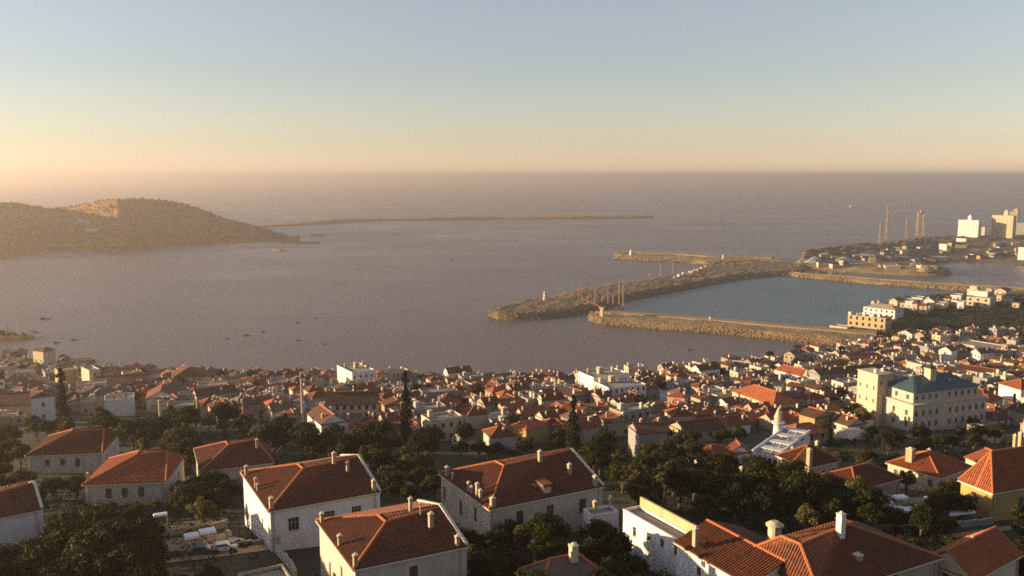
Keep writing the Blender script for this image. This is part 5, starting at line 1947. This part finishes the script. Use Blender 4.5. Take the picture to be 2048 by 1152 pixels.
for px, o, wn_ in shed_rows:
    byw.setdefault((wn_, int((px - 1600) // 110)), []).append(o)
for (wn_, zk), L_ in byw.items():
    where = ['on the left end of the port land', 'below the red lattice towers', 'below the gantry crane', 'below the silos', 'at the right edge'][min(4, zk)]
    for i, o in enumerate(L_):
        o['label'] = ('low %s port shed %s' % (wn_, where)) + (', %s from its left' % (ORD[i] if i else 'first') if len(L_) > 1 else '')
# heaps
def heap(px, py, w, h, mat, label):
    p = on_land(px, py)
    o = thing('gravel_heap', label, 'heap', p)
    xs_ = []
    v, f = [], []
    n = 18
    for i in range(9):
        t = i / 8
        for k in range(n):
            a = 6.283 * k / n
            r = w / 2 * (1 - t) * (1 + .25 * noise.noise(Vector((math.cos(a), math.sin(a), px))))
            v.append((math.cos(a) * r, math.sin(a) * r * .7, -1 + (h + 1) * (t ** .85) + noise.noise(Vector((a * 2, t * 4, px))) * h * .12))
    for i in range(8):
        for k in range(n):
            f.append((i * n + k, i * n + (k + 1) % n, (i + 1) * n + (k + 1) % n, (i + 1) * n + k))
    me = bpy.data.meshes.new('heap'); me.from_pydata(v, [], f); me.materials.append(mat)
    c = bpy.data.objects.new('mound', me); c.parent = o; col.objects.link(c)
GRV = plain('blue_grey_gravel', (.26, .28, .30), .95, var=.3, scale=.4, bmp=.5)
heap(1630, 525, 36, 9, GRV, 'blue-grey gravel heap at the left end of the port land')
heap(1690, 521, 40, 6, GRV, 'flatter grey heap right of the blue-grey one')
heap(1828, 532, 30, 5, GRV, 'small lavender grey heap near the quay tip')
heap(1855, 541, 26, 6, ROCKM, 'pinkish sandy heap at the quay tip')
heap(1740, 520, 34, 6, ROCKM, 'brown heap in the middle of the port land')
# white armour blocks along the curved breakwater
for i in range(13):
    t = i / 12
    px, py = 1348 + 62 * t, 556 - 22 * t + (1.5 if i % 2 else 0)
    p = on_land(px, py)
    o = thing('concrete_block', 'white concrete block in the row along the curved breakwater, %s from the left' % (ORD[i] if i and i < 12 else ('first' if i == 0 else 'last')), 'block', p, dr.uniform(0, 1.5), 'row of white blocks')
    s = dr.uniform(1.6, 2.8)
    mb = MB(); mb.box(-s, -s * .6, -.5, s, s * .6, s * .9, taper=.25); mb.build('block', W, o)
# boats and clutter on the island
for px, py, w, lab in ((166, 444, 16, 'white building half way up the island hill'), (178, 447, 8, 'tiny white hut beside the island building'), (185, 462, 22, 'long pale building low on the island slope')):
    p = on_land(px, py)
    o = thing('house', lab, 'house', p, .2)
    mb = MB(); mb.box(-w / 2, -4, -4, w / 2, 4, 5); mb.build('wall', W, o)
    mb = MB(); mb.box(-w / 2 - .4, -4.4, 5.01, w / 2 + .4, 4.4, 5.8, taper=1.2); mb.build('roof', RTB, o)

# ---- foreground yards
def strip(name, fr, bk, mat, dz=.06, n=40, kind='structure'):
    v, f = [], []
    P = [on_ground(*q) for q in fr]; Q = [on_ground(*q) for q in bk]
    def lp(L, t):
        k = min(len(L) - 2, int(t * (len(L) - 1)))
        return L[k].lerp(L[k + 1], t * (len(L) - 1) - k)
    for i in range(n + 1):
        a, b = lp(P, i / n), lp(Q, i / n)
        for j in range(5):
            q = a.lerp(b, j / 4)
            v.append((q.x, q.y, ground(q.x, q.y) + dz))
    for i in range(n):
        for j in range(4):
            a = i * 5 + j
            f.append((a, a + 5, a + 6, a + 1))
    me = bpy.data.meshes.new(name); me.from_pydata(v, [], f); me.materials.append(mat); me.update()
    if me.polygons[0].normal.z < 0: me.flip_normals()
    o = bpy.data.objects.new(name, me); col.objects.link(o)
    return tag(o, kind=kind)
strip('path', [(300, 1132), (420, 1118), (548, 1100)], [(300, 1117), (420, 1104), (545, 1088)], PATHM, .12)
strip('path', [(298, 1062), (400, 1050), (458, 1040)], [(298, 1052), (400, 1041), (452, 1032)], PATHM, .12)
strip('path', [(1750, 1090), (1900, 1078), (2060, 1056)], [(1750, 1083), (1900, 1070), (2060, 1047)], PATHM, .12)
strip('yard', [(330, 1108), (450, 1100), (480, 1096)], [(330, 1080), (440, 1068), (462, 1062)], PATHM, .1)
strip('yard', [(1725, 1035), (1850, 1042), (1900, 1040)], [(1725, 1000), (1850, 995), (1880, 1000)], PATHM, .1)
def low_wall(pts, h, label, mat=BE, th=.35, group=None):
    P = [on_ground(*q) for q in pts]
    o = thing('garden_wall', label, 'wall', P[0] * 1.0, 0, group)
    o.location = P[0]
    mb, cb = MB(), MB()
    for a, b in zip(P, P[1:]):
        n = max(1, int((b - a).length / 3))
        for i in range(n):
            p, q = a.lerp(b, i / n), a.lerp(b, (i + 1) / n)
            d = (q - p).normalized(); s = Vector((-d.y, d.x, 0)).normalized() * th / 2
            z = max(ground(p.x, p.y), ground(q.x, q.y)) + h - P[0].z
            p0, q0 = p - P[0], q - P[0]
            for (M_, e, zb, zt) in ((mb, 1, -1.5, z), (cb, 1.35, z + .003, z + .1)):
                k = [p0 + s * e, q0 + s * e, q0 - s * e, p0 - s * e]
                lo = [(v.x, v.y, (min(p0.z, q0.z) + zb) if M_ is mb else zb) for v in k]
                hi = [(v.x, v.y, zt) for v in k]
                i0 = len(M_.v)
                M_.v += lo + hi
                for ff in ((0, 1, 2, 3), (7, 6, 5, 4), (0, 4, 5, 1), (1, 5, 6, 2), (2, 6, 7, 3), (3, 7, 4, 0)):
                    M_.f.append(tuple(i0 + t for t in ff)); M_.mi.append(0); M_.uv.append(None)
    mb.build('wall', mat, o)
    cb.build('coping', STN, o)
    return o
low_wall([(298, 1076), (380, 1066), (455, 1054)], .9, 'low tan garden wall above the yard left of the big white villa', BE)
low_wall([(296, 1115), (420, 1101), (545, 1084)], .5, 'low wall edging the upper side of the lower path', BE)
low_wall([(552, 1106), (570, 1125), (592, 1156)], 1.0, 'tan parapet wall descending between the two near white villas', CR)
low_wall([(556, 1092), (580, 1086), (604, 1076)], .8, 'short wall joining the two near white villas', STN)
low_wall([(1748, 1062), (1860, 1062), (1985, 1048)], .9, 'low pale wall along the road at right below the yard', GR)
low_wall([(1190, 1052), (1212, 1062), (1236, 1080)], 1.2, 'curved white yard wall beside the long white building', W)

def canopy(px, py, w, d, h, label, rz=.45, arch=False, mat=MET, group=None, cat='canopy'):
    p = on_ground(px, py)
    o = thing('canopy', label, cat, p, rz, group)
    if arch:
        mb = MB()
        n = 8
        for k in range(n):
            a, b = math.pi * k / n, math.pi * (k + 1) / n
            A = (-math.cos(a) * w / 2, h + math.sin(a) * w * .13); B = (-math.cos(b) * w / 2, h + math.sin(b) * w * .13)
            mb.face([(A[0], -d / 2, A[1]), (B[0], -d / 2, B[1]), (B[0], d / 2, B[1]), (A[0], d / 2, A[1])])
        mb.build('cover', mat, o)
    else:
        mb = MB()
        mb.box(-w / 2, -d / 2, h, w / 2, d / 2, h + .35, taper=.12)
        mb.build('cover', mat, o)
    for sx in (-1, 1):
        for sy in (-1, 1):
            m = MB(); m.bar((sx * (w / 2 - .15), sy * (d / 2 - .15), -.5), (sx * (w / 2 - .15), sy * (d / 2 - .15), h), .1); m.build('post', FRM, o)
    return o
canopy(384, 1096, 2.3, 2.0, 1.9, 'left one of two small white kiosks in the yard beside the big white villa')
canopy(416, 1090, 2.6, 2.0, 2.2, 'right one of two small white kiosks in the yard beside the big white villa')
canopy(322, 1048, 2.4, 1.2, 1.6, 'narrow white canopy above the garden wall at left')
canopy(790, 990, 3.2, 1.8, 1.7, 'left white table canopy in the dark yard between the villas', .3)
canopy(828, 986, 3.0, 1.8, 1.9, 'middle white table canopy in the dark yard between the villas', .3)
canopy(862, 983, 2.8, 1.8, 1.9, 'right white table canopy in the dark yard between the villas', .3)
canopy(1757, 1024, 4.6, 3.2, 1.6, 'larger flat whitish canopy at the left of the cluttered yard', -.5)
canopy(1808, 1037, 4.0, 2.2, 1.5, 'whitish canopy nearest the road in the cluttered yard', -.4)
canopy(1912, 1041, 6.2, 2.4, 1.5, 'long whitish canopy next to the yellow house', .25)
canopy(1863, 1016, 2.4, 1.8, 1.6, 'small pale canopy in the middle of the cluttered yard', -.2)
canopy(1800, 1013, 2.6, 2.0, 1.7, 'grey-pink canopy behind the others in the cluttered yard', .2)
canopy(1899, 980, 5.2, 3.0, 1.4, 'rounded bluish white canopy between the orange-roofed cottage and yellow house', .1, True)
canopy(1713, 880, 10, 7, 1.5, 'wide pale arched shed roof before the hotel tower', .35, True, PK)
canopy(221, 866, 3.6, 2, 1.2, 'bright white oval cover in the dark trees behind the left cottages', .1, True)
canopy(1075, 1098, 2.4, 1.6, 1.0, 'small pale cover at the foot of the big pale villa', .2)
canopy(1430, 1030, 2.2, 1.2, 4.0, 'tiny white cover glimpsed inside the shaded grove', .4)
canopy(1556, 985, 2.4, 1.5, 1.7, 'white cart-like canopy in the clearing below the glazed hall', .2)
canopy(930, 985, 3.0, 2.0, 1.6, 'small white cover behind the pale villa roof', .2) if False else None

def car(px, py, rz, mat, label):
    p = on_ground(px, py)
    o = thing('parked_car', label, 'car', p, rz, 'cars parked in the yards')
    prof = [(-2.1, .35), (-2.1, .85), (-1.9, .95), (-1.3, 1.0), (-.95, 1.42), (.55, 1.42), (1.15, .98), (1.95, .86), (2.1, .6), (2.1, .35)]
    mb = MB()
    w = .85
    L_ = [(x, -w if z < 1.05 else -w * .82, z) for x, z in prof]; R_ = [(x, w if z < 1.05 else w * .82, z) for x, z in prof]
    for i in range(len(prof) - 1):
        mb.face([L_[i], R_[i], R_[i + 1], L_[i + 1]])
    mb.face(L_[::-1][::-1]); mb.face(R_[::-1])
    mb.face([L_[0], L_[-1], R_[-1], R_[0]])
    mb.build('body', mat, o)
    g = MB()
    for s in (-1, 1):
        g.face([(-1.2, s * .86, 1.03), (.95, s * .86, 1.03), (.5, s * .73, 1.36), (-.9, s * .73, 1.36)])
    g.face([(1.2, -.68, 1.0), (1.2, .68, 1.0), (.62, .62, 1.38), (.62, -.62, 1.38)])
    g.face([(-1.36, -.68, 1.04), (-1.36, .68, 1.04), (-1.0, .62, 1.39), (-1.0, -.62, 1.39)])
    g.build('windows', GLS, o)
    for sx in (-1.3, 1.3):
        for sy in (-.82, .82):
            wm = MB()
            n = 10
            ring = [[(sx + math.cos(6.283 * k / n) * .32, sy + e, .32 + math.sin(6.283 * k / n) * .32) for k in range(n)] for e in (-.1, .1)]
            for k in range(n):
                wm.face([ring[0][k], ring[0][(k + 1) % n], ring[1][(k + 1) % n], ring[1][k]])
            wm.face(ring[0][::-1]); wm.face(ring[1])
            wm.build('wheel', DKM, o)
car(446, 1102, rad(20), MET, 'white car parked right of the kiosks in the left yard')
car(466, 1096, rad(75), CON, 'pale grey car parked nose-out beside the big white villa')
car(405, 1108, rad(10), DKM, 'dark car parked in front of the kiosks')
car(1840, 1028, rad(-20), MET, 'white car among the canopies of the right yard')
car(1772, 1003, rad(30), CON, 'grey car at the back of the right yard')

def pillar(px, py, h, r, mat, label, name='pillar', cat='pillar', n=10, top=True):
    p = on_ground(px, py)
    o = thing(name, label, cat, p)
    mb = MB(); mb.lathe([(r * 1.1, -1), (r, .3), (r * .9, h)], n=n); mb.build('shaft', mat, o)
    if top:
        mb = MB(); mb.lathe([(r * 1.25, h), (r * 1.3, h + .2), (r * .5, h + .3 + r * .4)], n=n); mb.build('cap', mat, o)
    return o
pillar(606, 868, 17, .38, PK, 'thin tall pinkish white pole in front of the arcaded building', 'pole', 'pole')
pillar(323, 882, 12, .42, CR, 'thin cream pole with sunlit side at the edge of the left trees', 'pole', 'pole')
pillar(1548, 1090, 3.2, 1.1, CR, 'thick round pale ventilation tower rising from the shaded grove', 'ventilation_tower', 'tower', 14)
pillar(1751, 985, 2.2, .4, CR, 'left short cream pillar in the cluttered yard')
pillar(1776, 990, 2.8, .5, W, 'right taller white pillar in the cluttered yard')
pillar(1731, 980, 1.6, .3, W, 'smallest white pillar in the cluttered yard')
pillar(175, 985, 1.6, .3, CR, 'short cream gatepost at the corner of the three-window cottage')
pillar(455, 1080, 1.4, .3, CR, 'short gatepost left of the big white villa wall')
pillar(557, 1108, 2.6, .35, STN, 'stone gatepost between the two near white villas')
pillar(1483, 965, 3.4, .55, CR, 'left square sunlit pillar before the glazed hall', n=4)
pillar(1498, 950, 2.6, .5, CR, 'right sunlit pillar before the glazed hall', n=4)
pillar(1566, 952, 3.0, .6, CR, 'sunlit pillar right of the glazed hall', n=4)

house('flat-roofed outbuilding with skylight boxes, cut off by the bottom edge near the white villas', (505, 1198), (600, 1180), (455, 1152), 3.0, 'flat', wall=BE, detail=1, sides='l', name='outbuilding', cat='outbuilding',
      chim=[(482, 1166, .2, 1.2, .0, STN), (502, 1172, .2, 1.2, .0, STN)])
house('low house with chimney whose tiled roof peeks out of the thicket at the bottom', (1085, 1180), (1225, 1165), (1010, 1150), 3.0, 'hip', 2.2, BE, RGY, 1, sides='', chim=[(1147, 1114, 1.6, .9, 2.4, CR)])
house('dark tiled roof corner between long white building and the shaded grove', (1340, 1068), (1375, 1058), (1296, 1040), 2.2, 'hip', 1.6, BE, RTB, 2, sides='')
# dormer and skylight on the big pale villa
root, ctr, rz, L, D, C = H2
def roof_pt(px, py):
    """local point on the front slope"""
    M = (Matrix.Translation(ctr) @ Matrix.Rotation(rz, 4, 'Z')).inverted()
    o_, d_ = M @ Vector((0, 0, CAM_Z)), M.to_3x3() @ ray(px, py)
    ap = apex_px(ctr, rz, 1006, 930, -.8)
    zr = max(min(ap.z, 6 + min(L, D) * .30), 7.6)
    P0, n_ = Vector((0, -D / 2, 6.12)), Vector((0, -(zr - 6.12), D / 2 - 1)).normalized()
    k = (P0 - o_).dot(n_) / d_.dot(n_)
    return o_ + d_ * k
q = roof_pt(1093, 985)
mb = MB(); mb.box(q.x - .7, q.y - .3, q.z - .6, q.x + .7, q.y + 2.2, q.z + 1.2); dm = mb.build('dormer', CR, root)
mb = MB(); mb.bar((q.x, q.y - .5, q.z + 1.35), (q.x, q.y + 2.3, q.z + 1.35), 1.9, .5); mb.build('dormer_roof', RTO, dm)
q = roof_pt(1073, 972)
mb = MB(); mb.box(q.x - .7, q.y - .5, q.z - .25, q.x + .7, q.y + .7, q.z + .32); mb.build('skylight', GLZ, root)
